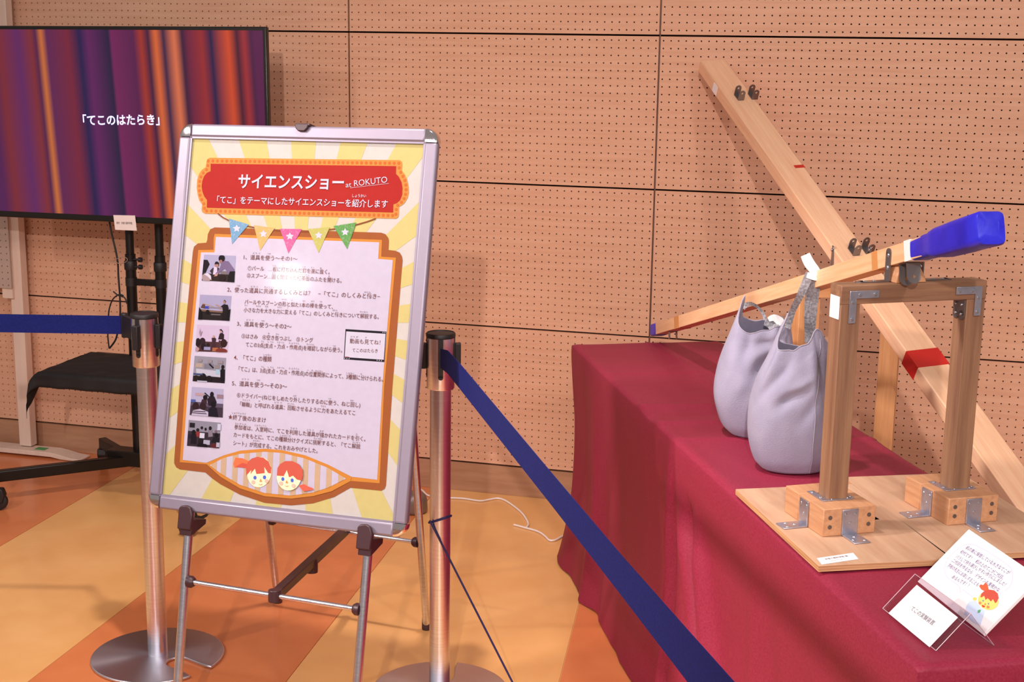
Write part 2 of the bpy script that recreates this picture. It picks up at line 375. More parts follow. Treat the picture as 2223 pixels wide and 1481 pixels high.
for (s, t, nm) in ((1.7385, .110, 'a'), (1.7115, .3715, 'b')):
    c = tp(s, t, ZB)
    # base block glued up of three pieces, the post standing in it
    M = frame(c + GU*.0 , GU, GD)
    lm_, wm_ = .150, .108
    cc = c - GU*.010
    MBk = frame(cc, GU, GD)
    for (x0, x1, y0, y1) in ((.022, .075, -.054, .054), (-.075, -.022, -.054, .054), (-.0215, .0215, -.054, -.021), (-.0215, .0215, .021, .054)):
        build(MB().box((x0, y0, 0), (x1, y1, .053)), 'base_block', M_blockw, gs, MBk.copy(), bevel=.0015)
    angle_bracket(gs, cc + GU*.0752 - UP*0, GU, GD)
    angle_bracket(gs, cc - GD*.0542 + GU*.004, -GD, GU)
    if nm == 'a' or True: angle_bracket(gs, cc + GD*.0542 - GU*.004, GD, GU)
    nl = MB()
    for y in (-.040, .040):
        for z in (.018, .036): nl.lathe([(.0042, 0), (.0038, .0012), (.0001, .0014)], 10, MBk @ Matrix.Translation((.075, y, z)) @ Matrix.Rotation(PI/2, 4, 'Y'), cap=False)
    build_each(nl, 'nail', M_nail, gs)
    # flat corner irons round the foot of the post
    flat_corner(gs, MBk @ Matrix.Translation((.034, -.034, .0532)) @ Matrix.Rotation(PI/2, 4, 'Z'), .062, .014)
    flat_corner(gs, MBk @ Matrix.Translation((-.014, .034, .0532)) @ Matrix.Rotation(-PI/2, 4, 'Z'), .045, .012)
    pc = cc + GU*.010
    Mp = frame(pc + UP*.03, UP, GD)
    posts.append(build(MB().box((0, -PW/2, -PW/2), (ZC0-ZB-.03, PW/2, PW/2)), 'post', M_oldwood, gs, Mp, bevel=.0012))
pA = tp(1.7385, .110, 0); pB = tp(1.7115, .3715, 0)
cb0 = pA - GD*PW/2 + UP*ZC0; clen = (pB-pA).length + PW
Mc = frame(cb0, GD, GU)     # local z is -up or up
zs = 1 if Mc.col[2].z > 0 else -1
crossbar = build(MB().box((-.001, -PW/2-.001, 0 if zs > 0 else -(ZC1-ZC0)), (clen+.001, PW/2+.001, (ZC1-ZC0) if zs > 0 else 0)), 'crossbar', M_oldwood, gs, Mc, bevel=.0012)
def facing(p, xdir, ydir): return frame(p, xdir, ydir)
# corner plates on the front face
f0 = pA + GU*(PW/2+.001)
flat_corner(gs, frame(f0 - GD*.004 + UP*(ZC0+.025), GD, -UP) if frame((0,0,0), GD, -UP).col[2].dot(Vector((*GU, 0))) > 0 else frame(f0 - GD*.004 + UP*(ZC0+.025), -UP, GD), .060, .0145)
f1 = pB + GU*(PW/2+.001)
Mq = frame(f1 + GD*.010 + UP*(ZC0+.025), -UP, -GD)
if Mq.col[2].xyz.dot(GU) < 0: Mq = frame(f1 + GD*.010 + UP*(ZC0+.025), -GD, -UP)
flat_corner(gs, Mq, .056, .0145)
# double hinge plate under the crossbar at the right post
hp = MB()
Mh = frame(pB - GD*(PW/2+.0022) + UP*(ZC0-.001), GU, -UP)
hp.box((-.018, 0, -.001), (.018, .030, .001)); hp.lathe([(.009, -.001), (.009, .001)], 20, Matrix.Translation((-.009, .030, 0))); hp.lathe([(.009, -.001), (.009, .001)], 20, Matrix.Translation((.009, .030, 0)))
hpo = build(hp, 'hinge_plate', M_grey, gs, Mh)
sc = MB()
for x in (-.009, .009):
    for y in (.010, .028): sc.ball((x, y, -.0015), .003, 6); sc.ball((x, y, .0015), .003, 6)
build_each(sc, 'screw', M_screw, hpo, Mh.copy())
# white tag at the left end of the crossbar
lt = MB().box((-.0165, 0, -.026), (.0165, .0012, .016)); build(lt, 'paper_tag', M_paper, gs, frame(pA - GD*(PW/2+.0006) + UP*(ZC0-.012), GU, -GD), smooth=0)
# fulcrum: wooden saddle, two L irons, U bracket
fc = (pA+pB)/2 - GD*.010 + UP*ZC1
Mf = frame(fc, GD, GU)
if Mf.col[2].z < 0: Mf = frame(fc, GD, -GU)
prof = [(-.030, 0), (.034, 0), (.030, .012), (.020, .028), (.012, .034), (.004, .030), (-.004, .030), (-.012, .038), (-.022, .034), (-.028, .015)]
sd = MB().prism([(x, y) for x, y in prof], -.018, .018, Matrix.Rotation(PI/2, 4, 'X'))
build(sd, 'saddle_block', M_blockw, gs, Mf, bevel=.002)
def l_iron(x, d, h=.062, l=.058, w=.0165, th=.0022):
    mb = MB(); mb.box((x, -w/2, 0), (x+d*th, w/2, h-w/2)) if d > 0 else mb.box((x+d*th, -w/2, 0), (x, w/2, h-w/2))
    mb.lathe([(w/2, 0), (w/2, th)], 20, Matrix.Translation((min(x, x+d*th), 0, h-w/2)) @ Matrix.Rotation(PI/2, 4, 'Y'))
    x2 = x + (-d if False else 0)
    s_ = -1 if x < 0 else 1
    mb.box((min(x, x+s_*l), -w/2, 0), (max(x, x+s_*l), w/2, th)); mb.lathe([(w/2, 0), (w/2, th)], 20, Matrix.Translation((x+s_*l, 0, 0)))
    o = build(mb, 'angle_iron', M_grey, gs, Mf @ Matrix.Translation((0, .008, 0)))
    h_ = MB()
    for z in (.026, h-.013): h_.ball((x+s_*.002, 0, z), .0042, 6, (.5, 1, 1)); h_.ball((x, 0, z), .0042, 6, (.7, 1, 1))
    for xx in (x+s_*.028, x+s_*.048): h_.ball((xx, 0, .0018), .004, 6, (1, 1, .5))
    build_each(h_, 'screw', M_screw, o, Mf @ Matrix.Translation((0, .008, 0)))
l_iron(-.032, -1); l_iron(.036, 1)
# museum sticker on the near left plywood corner
c0, c1, c2, c3 = [at(x, y, Z=ZB+.0004) for x, y in ((1773, 1212), (1784, 1226), (1864, 1214), (1852, 1203))]
def text(body, P0, P1, h, n, mat, parent, name='lettering', bold=0.0, shear=0.0, fit=True):
    P0 = Vector(P0); P1 = Vector(P1); e = (P1-P0).normalized(); n = Vector(n).normalized(); up = n.cross(e).normalized()
    cu = bpy.data.curves.new('t', 'FONT'); cu.body = body; cu.resolution_u = 3; cu.offset = bold; cu.shear = shear
    to = bpy.data.objects.new('t', cu); COL.objects.link(to)
    dg = bpy.context.evaluated_depsgraph_get(); dg.update()
    me = bpy.data.meshes.new_from_object(to.evaluated_get(dg)); me.name = name
    bpy.data.objects.remove(to); bpy.data.curves.remove(cu)
    xs = [v.co.x for v in me.vertices]
    if not xs: return None
    x0, x1 = min(xs), max(xs); sy = h/.92; sx = (P1-P0).length/(x1-x0) if fit else sy
    for v in me.vertices: v.co = ((v.co.x-x0)*sx, (v.co.y-.37)*sy, 0)
    me.materials.clear(); me.materials.append(mat)
    o = bpy.data.objects.new(name, me); COL.objects.link(o); finish(o, parent)
    M = frame(P0, e, up); o.matrix_basis = M; WM[o.name] = M.copy(); return o
INK = flat('3A2A2C', .6); BROWN = flat('7A4238', .6)
tagp = MB(); d1 = (c2-c1); d0 = (c0-c1)
tagp.add([c1, c2, c1+d0+d1, c0] , [(0, 1, 2, 3)]); stk = wbuild(tagp, 'sticker', M_paper, gs, smooth=0)
def stp(u, v): return c1 + d1*u + d0*v + UP*.0003
text('多摩六都科学館 蔵', stp(.18, .66), stp(.80, .66), .006, UP, INK, stk); text('サイエンスショー', stp(.30, .30), stp(.62, .30), .004, UP, INK, stk)
# ------------------------------------------------------------------ small lever bar
La = Vector((1.214, -.466, .745)); Lf = Vector((1.898, -2.027, 1.222)); LD = (Lf-La).normalized(); Lw = LD.cross(UP).normalized()   # sideways
if Lw.dot(TV) < 0: Lw = -Lw
Ln = Lw.cross(LD).normalized()
if Ln.z < 0: Ln = -Ln
Ltot = (Lf-La).length
Lf = Lf + LD*0; 
lv = thing('lever_bar', La, 'long pale wooden lever bar with a blue taped handle resting on the small gantry', 'lever')
ML = frame(La - LD*.03, LD, Lw)
zsg = 1 if ML.col[2].z > 0 else -1
bar = build(MB().box((.004, -.019, -.0175), (Ltot+.30, .019, .0175)), 'bar', M_lever, lv, ML, bevel=.001)
build(MB().box((-.035, -.0205, -.0190), (.035, .0205, .0190)), 'end_tape', M_bluetape, lv, ML, bevel=.005)
def lev(px, py): return (at(px, py, pl=(Lw, La - Lw*.019)) - (La - LD*.03)).dot(LD)
def band(x, w, mat, name, e=.0006): return build(MB().box((x, -.019-e, -.0175-e), (x+w, .019+e, .0175+e)), name, mat, lv, ML, smooth=0)
M_tan = flat('D08F55', .5)
band(lev(1464, 706), lev(1474, 702)-lev(1464, 706), M_tan, 'tan_tape'); band(lev(1893, 570), lev(1905, 566)-lev(1893, 570), M_tan, 'tan_tape')
HS = lev(1977, 547); HL = (lev(2129, 503)-HS)/.3135
band(lev(1964, 551), HS-lev(1964, 551), M_white, 'white_tape', .0012)

# padded handle wrapped in blue tape: lofted rounded square that swells towards the end
hb = MB(); prof = [(0, .0195, .0185), (.05, .0200, .0195), (.056, .0205, .0200), (.085, .0215, .0205), (.09, .0225, .0225), (.115, .0240, .0250), (.20, .0250, .0262), (.25, .0252, .0268), (.305, .0246, .0272), (.312, .0226, .0250), (.3135, .012, .014)]
nn = 28; vs = []
for k, (x, a, b) in enumerate(prof):
    for j in range(nn):
        an = 2*PI*j/nn; c, s_ = math.cos(an), math.sin(an); e = .38
        yy = a*math.copysign(abs(c)**e, c)*1.03; zz = b*math.copysign(abs(s_)**e, s_)*1.03
        w = 1+.03*noise.noise(Vector((x*40, yy*60, zz*60)))
        vs.append((HS+x*HL+.004*noise.noise(Vector((yy*80, zz*80, k*.2)))*(k > 7), yy*w, zz*w))
fs = [(k*nn+j, k*nn+(j+1) % nn, (k+1)*nn+(j+1) % nn, (k+1)*nn+j) for k in range(len(prof)-1) for j in range(nn)] + [list(range(nn)), [(len(prof)-1)*nn+j for j in range(nn)]]
build(hb.add(vs, fs), 'handle', M_bluetape, lv, ML, smooth=50)
def u_clip(parent, M, w=.017, h=.026, gap=.022, th=.0018, name='clip', fold=.012, mat=None):
    # a U-shaped iron: base plate and two round-topped ears with a hole
    mb = MB(); mb.box((-gap/2, -w/2, 0), (gap/2, w/2, th))
    for sx in (-1, 1):
        N_ = 14; pts = [(-w/2, 0), (w/2, 0), (w/2, h-w/2)] + [(w/2*math.cos(PI*k/N_), h-w/2+w/2*math.sin(PI*k/N_)) for k in range(1, N_)] + [(-w/2, h-w/2)]
        hole = [(.0034*math.cos(2*PI*k/12), h-w/2+.0034*math.sin(2*PI*k/12)) for k in range(12)]
        bm_ = bmesh.new(); ev = [bm_.verts.new((0, a, b)) for a, b in pts]; hv = [bm_.verts.new((0, a, b)) for a, b in hole]
        es = [bm_.edges.new((ev[k], ev[(k+1) % len(ev)])) for k in range(len(ev))] + [bm_.edges.new((hv[k], hv[(k+1) % 12])) for k in range(12)]
        bmesh.ops.triangle_fill(bm_, edges=es, use_beauty=True); bm_.verts.index_update()
        V2 = [v.co.copy() for v in bm_.verts]; F2 = [[v.index for v in f.verts] for f in bm_.faces]
        be = [(e.verts[0].index, e.verts[1].index) for e in bm_.edges if len(e.link_faces) == 1]; bm_.free(); o = len(V2)
        V3 = [Vector((sx*gap/2, v.y, v.z)) for v in V2] + [Vector((sx*(gap/2-th), v.y, v.z)) for v in V2]
        F3 = F2 + [[i+o for i in f] for f in F2] + [(a, b, b+o, a+o) for a, b in be]
        mb.add(V3, F3)
    return build(mb, name, mat or M_grey, parent, M, smooth=30)
_q = La + LD*(lev(1476, 700)-.03); u_clip(lv, frame(_q + Ln*.0175, Lw, LD), gap=.024, h=.030)
u_clip(lv, frame(La + LD*(lev(1447, 712)-.03) - Ln*.0175, Lw, -LD) if frame((0, 0, 0), Lw, -LD).col[2].z < 0 else frame(La + LD*(lev(1447, 712)-.03) - Ln*.0175, Lw, LD), gap=.024, h=.024)
u_clip(lv, frame(La + LD*(Ltot+.045) - Ln*.0175, LD, Lw) if frame((0, 0, 0), LD, Lw).col[2].z < 0 else frame(La + LD*(Ltot+.045) - Ln*.0175, LD, -Lw), w=.026, h=.040, gap=.034, th=.002)
# ------------------------------------------------------------------ big lever beam behind the table
B0 = at(1520, 131, Y=-.10); Bf = at(1826, 563, Y=-.87); BD = (Bf-B0).normalized(); Bw = (TV - BD*TV.dot(BD)).normalized(); Bn = Bw.cross(BD)
if Bn.z < 0: Bn = -Bn
blen = B0.z/-BD.z - .02
bl = thing('lever_beam', B0+BD*blen, 'big pale timber beam slanting down from the upper right wall behind the maroon table', 'lever')
MBm = frame(B0, BD, Bw)
BW_, BT = .088, .040; fl = 1 if MBm.col[2].xyz.dot(Bn) > 0 else -1
def bbx(x0, x1, e=0.0, y0=0, y1=None):
    y1 = BW_ if y1 is None else y1
    zz = (-BT-e, e) if fl > 0 else (-e, BT+e)
    return MB().box((x0, y0-e, zz[0]), (x1, y1+e, zz[1]))
build(bbx(0, blen), 'beam', M_pine, bl, MBm, bevel=.003)
def along(px, py):   # distance along the beam at a pixel on its upper face
    return (at(px, py, pl=(Bn, B0))-B0).dot(BD)
k1, k2 = along(1974, 762), along(1997, 798)
build(bbx(k1, k2, .0007), 'red_tape', M_redtape, bl, MBm, smooth=0)
k3 = along(1740, 358)
build(bbx(k3, k3+.014, .0007, .058, BW_), 'red_mark', M_redtape, bl, MBm, smooth=0)
k4 = along(1530, 165); mbp = MB().box((k4+.03, -.0012, -.036 if fl > 0 else .004), (k4+.062, -.0002, -.006 if fl > 0 else .034)); build(mbp, 'paper_tag', M_paper, bl, MBm, smooth=0)
for px, py in ((1604, 212), (1634, 210), (1853, 547), (1882, 545)):
    q = at(px, py, pl=(Bn, B0)); Mx = frame(q, BD, Bw)
    if Mx.col[2].xyz.dot(Bn) < 0: Mx = frame(q, BD, -Bw)
    u_clip(bl, Mx, w=.020, h=.034, gap=.034, th=.002)
# stand of the big beam
SA = at(1751, 650, Y=-.80); SB = at(1918, 950, Y=-.735); SA.z = SB.z = 0
zt = at(1726, 601, Y=-.80).z; SDv = (SB-SA).normalized(); SN = SDv.cross(UP)
bs = thing('beam_stand', (SA+SB)/2, 'tall orange pine stand behind the table carrying the big slanting beam', 'stand')
for q in (SA, SB):
    Mp = frame(q, UP, (TV*.5-TU*.9) if q is SB else TV); build(MB().box((0, -.030, -.026), (zt-.052, .030, .026)), 'post', M_pine2, bs, Mp, bevel=.0015)
Mc2 = frame(SA - SDv*.035 + UP*(zt-.052), SDv, SN); f2 = 1 if Mc2.col[2].z > 0 else -1
build(MB().box((0, -.030, 0 if f2 > 0 else -.052), ((SB-SA).length+.07, .030, .052 if f2 > 0 else 0)), 'crossbar', M_pine2, bs, Mc2, bevel=.0015)
for q in (SA, SB): build(MB().box((-.10, -.028, 0), (.10, .028, .045)), 'foot', M_pine2, bs, frame(q+UP*0, TU, TV), bevel=.002)
for px, py0, py1 in ((1808, 533, 600), (1889, 533, 600)):
    a = at(px, py0, Y=-.83); b = Vector((a.x, a.y, zt)); hh = a.z-zt
    mb = MB(); mb.box((-.0012, -.009, 0), (.0012, .009, hh-.009)); mb.lathe([(.009, -.0012), (.009, .0012)], 16, Matrix.Translation((0, 0, hh-.009)) @ Matrix.Rotation(PI/2, 4, 'Y'))
    sx = -1 if px < 1850 else 1
    mb.box((min(0, sx*.05), -.009, 0), (max(0, sx*.05), .009, .0025))
    Mi = frame(b, SDv, -SN if (SDv.cross(-SN)).z > 0 else SN); io = build(mb, 'angle_iron', M_grey, bs, Mi)
    sc = MB()
    for z in (hh*.4, hh-.012): sc.ball((sx*-.002, 0, z), .0045, 6, (.5, 1, 1)); sc.ball((sx*.002, 0, z), .0045, 6, (.5, 1, 1))
    build_each(sc, 'screw', M_screw, io, Mi.copy())
# ------------------------------------------------------------------ grey canvas bags
CR = Vector((RR[0], RR[1], 0)).normalized(); CF = Vector((-CR.y, CR.x, 0))    # horizontal: to the right and away, as one stands in front
def interp(tab, z):
    if len(tab) > 3:
        n_ = len(tab); z = max(tab[0][0], min(tab[-1][0], z))
        i = max(k for k in range(n_-1) if tab[k][0] <= z); (za, a), (zb, b) = tab[i], tab[i+1]
        ma = (tab[min(i+1, n_-1)][1]-tab[max(i-1, 0)][1])/(tab[min(i+1, n_-1)][0]-tab[max(i-1, 0)][0])
        mb_ = (tab[min(i+2, n_-1)][1]-tab[i][1])/(tab[min(i+2, n_-1)][0]-tab[i][0]); h = zb-za; t = (z-za)/h
        return a*(2*t**3-3*t*t+1)+ma*h*(t**3-2*t*t+t)+b*(-2*t**3+3*t*t)+mb_*h*(t**3-t*t)
    for (z0, v0), (z1, v1) in zip(tab, tab[1:]):
        if z <= z1: 
            k = max(0, (z-z0)/(z1-z0)); return v0+(v1-v0)*k
    return tab[-1][1]
def bag(base, left, right, depth, rim, label, folds, seed):
    # left/right: (z, offset along CR) outlines; depth: (z, half depth); rim(theta) -> height of the mouth
    b = Vector(base); g = thing('canvas_bag', b, label, 'bag', 'grey canvas bags on the table')
    nth, nz = 96, 56; V = []; F = []
    def pt(k, th, inset=0.0):
        h = rim(th); z = h*(k**1.0)
        zz = z
        l, r, d = interp(left, zz), interp(right, zz), interp(depth, zz)
        cx, a = (l+r)/2, (r-l)/2
        c, s_ = math.cos(th), math.sin(th); e = .86
        x = a*math.copysign(abs(c)**e, c); y = d*math.copysign(abs(s_)**e, s_)
        f = 1+inset
        for (t0, tw, z0, zw, amp, sl) in folds:
            dt = (th-t0-sl*(zz-z0)+PI) % (2*PI)-PI
            f += amp*math.exp(-(dt/tw)**2)*math.exp(-((zz-z0)/zw)**2)
        f += .020*noise.noise(Vector((c*2.2+seed, s_*2.2, zz*12))) + .05*k*k*noise.noise(Vector((c*3+seed, s_*3, zz*9)))
        bz = zz + (.006*noise.noise(Vector((c*4, s_*4, seed))) if k > .9 else 0)
        return b + CR*(cx+x*f) + CF*(interp([(0, 0), (.35, 0)], zz)+y*f) + UP*max(.0005, bz)
    for i in range(nz+1):
        k = (i/nz)
        for j in range(nth): V.append(pt(k, 2*PI*j/nth))
    for i in range(nz):
        for j in range(nth): F.append((i*nth+j, i*nth+(j+1) % nth, (i+1)*nth+(j+1) % nth, (i+1)*nth+j))
    o0 = len(V)   # lining going back down inside
    for i in range(22):
        k = 1-i/21*.75
        for j in range(nth): V.append(pt(k, 2*PI*j/nth, -.035-.05*(i > 0)*(i/21)))
    for j in range(nth): F.append((nz*nth+j, nz*nth+(j+1) % nth, o0+(j+1) % nth, o0+j))
    for i in range(21):
        for j in range(nth): F.append((o0+i*nth+j, o0+i*nth+(j+1) % nth, o0+(i+1)*nth+(j+1) % nth, o0+(i+1)*nth+j))
    F.append(list(range(nth))[::-1]); F.append([o0+21*nth+j for j in range(nth)])
    mb = MB(); mb.v = V; mb.f = [list(f) for f in F]; mb.m = [0]*len(F)
    body = wbuild(mb, 'bag_body', M_bag, g, smooth=75)
    hem = MB(); hp_ = [pt(1.0, 2*PI*j/72) + UP*.0005 for j in range(73)]; hem.tube(hp_, .0012, 6); wbuild(hem, 'hem', flat('A8A2B4', .85), body)
    return g, body, pt
z2 = lambda py, D: None
b2 = at(1705, 1015, Z=TZ); b2d = (b2-Vector(CAM)).length; sc2 = .00101      # metres per pixel at the bag
L2 = [(0, -.052), (.02, -.070), (.06, -.083), (.10, -.086), (.15, -.083), (.20, -.072), (.25, -.050), (.30, -.030), (.34, -.012), (.40, .0)]
R2 = [(0, .080), (.03, .090), (.08, .092), (.14, .090), (.20, .086), (.25, .083), (.29, .072), (.33, .060), (.40, .055)]
D2 = [(0, .050), (.03, .066), (.10, .076), (.18, .068), (.24, .052), (.30, .030), (.36, .014), (.4, .010)]
def rim2(th):
    g = lambda t0, w: math.exp(-(((th-t0+PI) % (2*PI)-PI)/w)**2)
    return .268 + .072*g(PI-.2, .42) + .045*g(-1.0, .50) - .012*g(.9, .8)
bagA, bodyA, ptA = bag(b2, L2, R2, D2, rim2, 'front grey canvas bag, its strap pulled up beside the lever with white tape on top',
    [(-1.75, .20, .170, .022, -.17, 9), (-1.55, .16, .195, .018, .10, 9), (-2.3, .2, .20, .05, -.08, 10), (-1.0, .10, .24, .06, -.16, -3), (-1.32, .12, .235, .05, .08, -3), (-2.0, .22, .25, .05, -.10, 2), (-2.45, .16, .25, .05, .10, 2), (-1.25, .14, .150, .03, -.06, 6), (-.6, .22, .17, .08, -.10, 0)], 3.1)
b1_ = at(1640, 940, Z=TZ)
L1 = [(0, -.060), (.02, -.080), (.06, -.096), (.10, -.103), (.15, -.098), (.20, -.086), (.25, -.068), (.30, -.050), (.335, -.040), (.36, -.034)]
R1 = [(0, .070), (.03, .085), (.08, .090), (.14, .088), (.20, .078), (.25, .070), (.29, .062), (.36, .05)]
D1_ = [(0, .055), (.03, .072), (.10, .080), (.18, .070), (.24, .050), (.30, .028), (.36, .012)]
def rim1(th):
    g = lambda t0, w: math.exp(-(((th-t0+PI) % (2*PI)-PI)/w)**2)
    return .262 + .068*g(PI-.25, .50) + .024*g(-.35, .55) - .012*g(-2.0, .4)
bagB, bodyB, ptB = bag(b1_, L1, R1, D1_, rim1, 'rear grey canvas bag, slumped open with its strap fallen over the rim',
    [(-1.45, .24, .180, .030, -.40, 6), (-1.1, .20, .215, .022, .20, 4), (-2.05, .18, .22, .035, -.16, 0), (-.85, .14, .15, .03, -.14, 5), (-1.9, .2, .14, .03, .07, 5), (-1.3, .20, .25, .018, .16, 0), (-2.5, .2, .26, .05, .08, 0), (-1.6, .3, .225, .015, -.18, 3)], 8.4)
# seam down the near side of the front bag
sm = MB(); sm.tube([ptA(k/30*.93+.01, -1.20+.27*(k/30)**2.5) + (-CF)*.0010 for k in range(31)], .0008, 6); wbuild(sm, 'seam', flat('B4AFBE', .9), bodyA)
def px_at(x, y, D): return at(x, y, D=D)
dA = (b2-Vector(CAM)).dot(Vector(_f)); dB = (b1_-Vector(CAM)).dot(Vector(_f))
def strap(pxs, Ds, wpx, mat, parent, name, wd=None, th=.002, sub=6):
    pts = [Vector(at(x, y, D=d)) for (x, y), d in zip(pxs, Ds)]
    out = []; W_ = []
    for i in range(len(pts)-1):      # Catmull-Rom smoothing
        p0, p1, p2, p3 = pts[max(i-1, 0)], pts[i], pts[i+1], pts[min(i+2, len(pts)-1)]
        for k in range(sub):
            t = k/sub; out.append(.5*((2*p1)+(p2-p0)*t+(2*p0-5*p1+4*p2-p3)*t*t+(-p0+3*p1-3*p2+p3)*t**3)); W_.append(wpx[i]+(wpx[i+1]-wpx[i])*t)
    out.append(pts[-1]); W_.append(wpx[-1])
    dirs = None
    if wd is None:
        dirs = []
        for i in range(len(out)):
            t = (out[min(i+1, len(out)-1)]-out[max(i-1, 0)]).normalized(); vd = (out[i]-Vector(CAM)).normalized(); dirs.append(t.cross(vd).normalized())
        for i in range(1, len(dirs)):
            if dirs[i].dot(dirs[i-1]) < 0: dirs[i] = -dirs[i]
    mb = MB().ribbon(out, dirs or Vector(wd), W_, th); return wbuild(mb, name, mat, parent, smooth=60)
def lev_D(px, py):    # camera depth of the near face of the lever at a pixel
    q = at(px, py, pl=(Lw, La - Lw*.019)); return (q-Vector(CAM)).dot(Vector(_f))
dS = lev_D(1766, 612)-.012
strap([(1757, 745), (1758, 725), (1759, 690), (1763, 640), (1768, 600), (1768, 592)], [dA-.035, dA-.036, (dA-.035)*.6+dS*.4, (dA-.035)*.3+dS*.7, dS, dS], [.020, .021, .026, .029, .031, .031], M_strap, bagA, 'strap')
strap([(1708, 712), (1713, 700), (1722, 672), (1738, 640), (1752, 608), (1758, 592)], [dA+.0, dA-.005, dA*.7+dS*.3, dS+.015, dS+.002, dS-.002], [.016, .014, .013, .016, .018, .016], M_strap, bagA, 'strap')
strap([(1752, 597), (1770, 602), (1780, 602)], [dS-.006]*3, [.012, .014, .012], M_white, bagA, 'white_tape', th=.003)
strap([(1748, 553), (1756, 570), (1767, 585), (1776, 597)], [dS-.008]*4, [.020, .022, .021, .018], M_white, bagA, 'white_tape', th=.0022)
strap([(1612, 668), (1620, 662), (1632, 660), (1646, 668), (1657, 682), (1662, 697)], [dB-.02, dB-.02, dB, dB+.01, dB+.01, dB], [.014, .012, .008, .006, .007, .008], M_strap, bagB, 'strap')
strap([(1660, 700), (1672, 704), (1686, 716), (1700, 730)], [dB-.05, dB-.05, dB-.055, dB-.055], [.014, .020, .024, .024], M_strap, bagB, 'strap', th=.003)
strap([(1668, 694), (1680, 690), (1692, 697), (1700, 706)], [dB-.056]*4, [.010, .016, .020, .016], M_white, bagB, 'white_tape', th=.003)
strap([(1682, 693), (1692, 690), (1702, 700), (1706, 712)], [dB-.03]*4, [.008, .010, .012, .012], M_strap, bagB, 'strap', th=.002)
# ------------------------------------------------------------------ note panel and name card holder
def vv(*a): return Vector(a)
nL, nB, nT = vv(1.9655, -2.3185, TZ), vv(2.063, -2.5195, TZ), vv(2.0443, -2.2815, TZ+.090)
nR = nB + (nT-nL); ex = (nB-nL).normalized(); ey = (nT-nL).normalized(); nn_ = ex.cross(ey).normalized()
if nn_.z < 0: nn_ = -nn_
Wn, Hn = (nB-nL).length, (nT-nL).length
Mn = Matrix(((ex[0], ey[0], nn_[0], nL[0]), (ex[1], ey[1], nn_[1], nL[1]), (ex[2], ey[2], nn_[2], nL[2]), (0, 0, 0, 1)))
note = build(MB().box((0, 0, -.0055), (Wn, Hn, 0)), 'note_panel', M_white, None, Mn, bevel=.0005)
tag(note, 'white handwritten note panel with a drawn child, leaning at the near table corner', 'note')
def npx(x, y, e=.0003): return at(x, y, pl=(nn_, nL + nn_*e))
def flatpoly(pts, name, mat, parent):
    mb = MB(); mb.add(pts, [tuple(range(len(pts)))]); 
    me_c = sum(pts, Vector((0, 0, 0)))/len(pts); M = recentre(mb, me_c)
    me = bpy.data.meshes.new(name); me.from_pydata([tuple(v) for v in mb.v], [], mb.f)
    bm = bmesh.new(); bm.from_mesh(me); bmesh.ops.triangulate(bm, faces=bm.faces); bm.to_mesh(me); bm.free()
    me.materials.append(mat); o = bpy.data.objects.new(name, me); COL.objects.link(o); finish(o, parent); o.matrix_basis = M; WM[o.name] = M; return o
def outline(pts, w, n, name, mat, parent, closed=True):   # flat line of width w along points in a plane
    n = Vector(n).normalized(); N_ = len(pts); mb = MB(); V = []
    for i, p in enumerate(pts):
        a = pts[(i-1) % N_] if closed or i > 0 else pts[0]; b = pts[(i+1) % N_] if closed or i < N_-1 else pts[-1]
        t = (b-a).normalized(); s_ = n.cross(t)*w/2; V += [p-s_, p+s_]
    F = [(2*i, 2*i+1, (2*i+3) % (2*N_), (2*i+2) % (2*N_)) for i in range(N_ if closed else N_-1)]
    mb.add(V, F); return wbuild(mb, name, mat, parent, smooth=0, fix=False)
z6 = lambda x, y: (1880+x/4.2187, 1130+y/4.2187)
z8 = lambda x, y: (1980+x/9.148, 1150+y/9.148)
bub = [z8(*p) for p in ((1150, 290), (1260, 310), (1500, 430), (1750, 590), (1900, 690), (1980, 770), (2010, 870), (2010, 1000), (1960, 1120), (1850, 1230))]
bub2 = [z8(*p) for p in ((1150, 290), (1060, 300), (960, 350), (830, 450), (730, 560), (670, 660), (645, 760), (650, 860), (700, 950), (820, 1030), (950, 1130), (965, 1250), (1010, 1185), (1220, 1340))]
outline([npx(*p) for p in bub], .0016, nn_, 'bubble_line', flat('D8D2E4', .6), note, False)
outline([npx(*p) for p in bub2], .0016, nn_, 'bubble_line', flat('D8D2E4', .6), note, False)
PEN = flat('5A4E92', .6)
for body, p0, p1 in (('机の奥に保管している大きなてこが', (1085, 350), (1950, 865)), ('初代です！　机の上のてこが二代目。', (975, 430), (1830, 965)),
    ('バラして持ち運びしやすい作りにしました！', (885, 530), (1870, 1095)), ('二代目を作るなら　デザインも重視かな…', (810, 605), (1800, 1240)),
    ('学校の先生にお貸しすることも', (725, 700), (1330, 1100)), ('あるんです！！', (810, 930), (1135, 1110))):
    text(body, npx(*z8(*p0)), npx(*z8(*p1)), .0075, nn_, PEN, note)
def disc(cx, cy, rx, ry, rot=0, n=24):
    return [(cx+rx*math.cos(2*PI*k/n)*math.cos(rot)-ry*math.sin(2*PI*k/n)*math.sin(rot), cy+rx*math.cos(2*PI*k/n)*math.sin(rot)+ry*math.sin(2*PI*k/n)*math.cos(rot)) for k in range(n)]
def art(F, shapes, parent, z, e0, de, name='drawing'):
    # shapes: (points in a zoomed crop, colour); each lies a hair above the previous one
    for i, (pts, c) in enumerate(shapes): flatpoly([F(*z(*p), e0+de*i) for p in pts], name, flat(c, .6), parent)
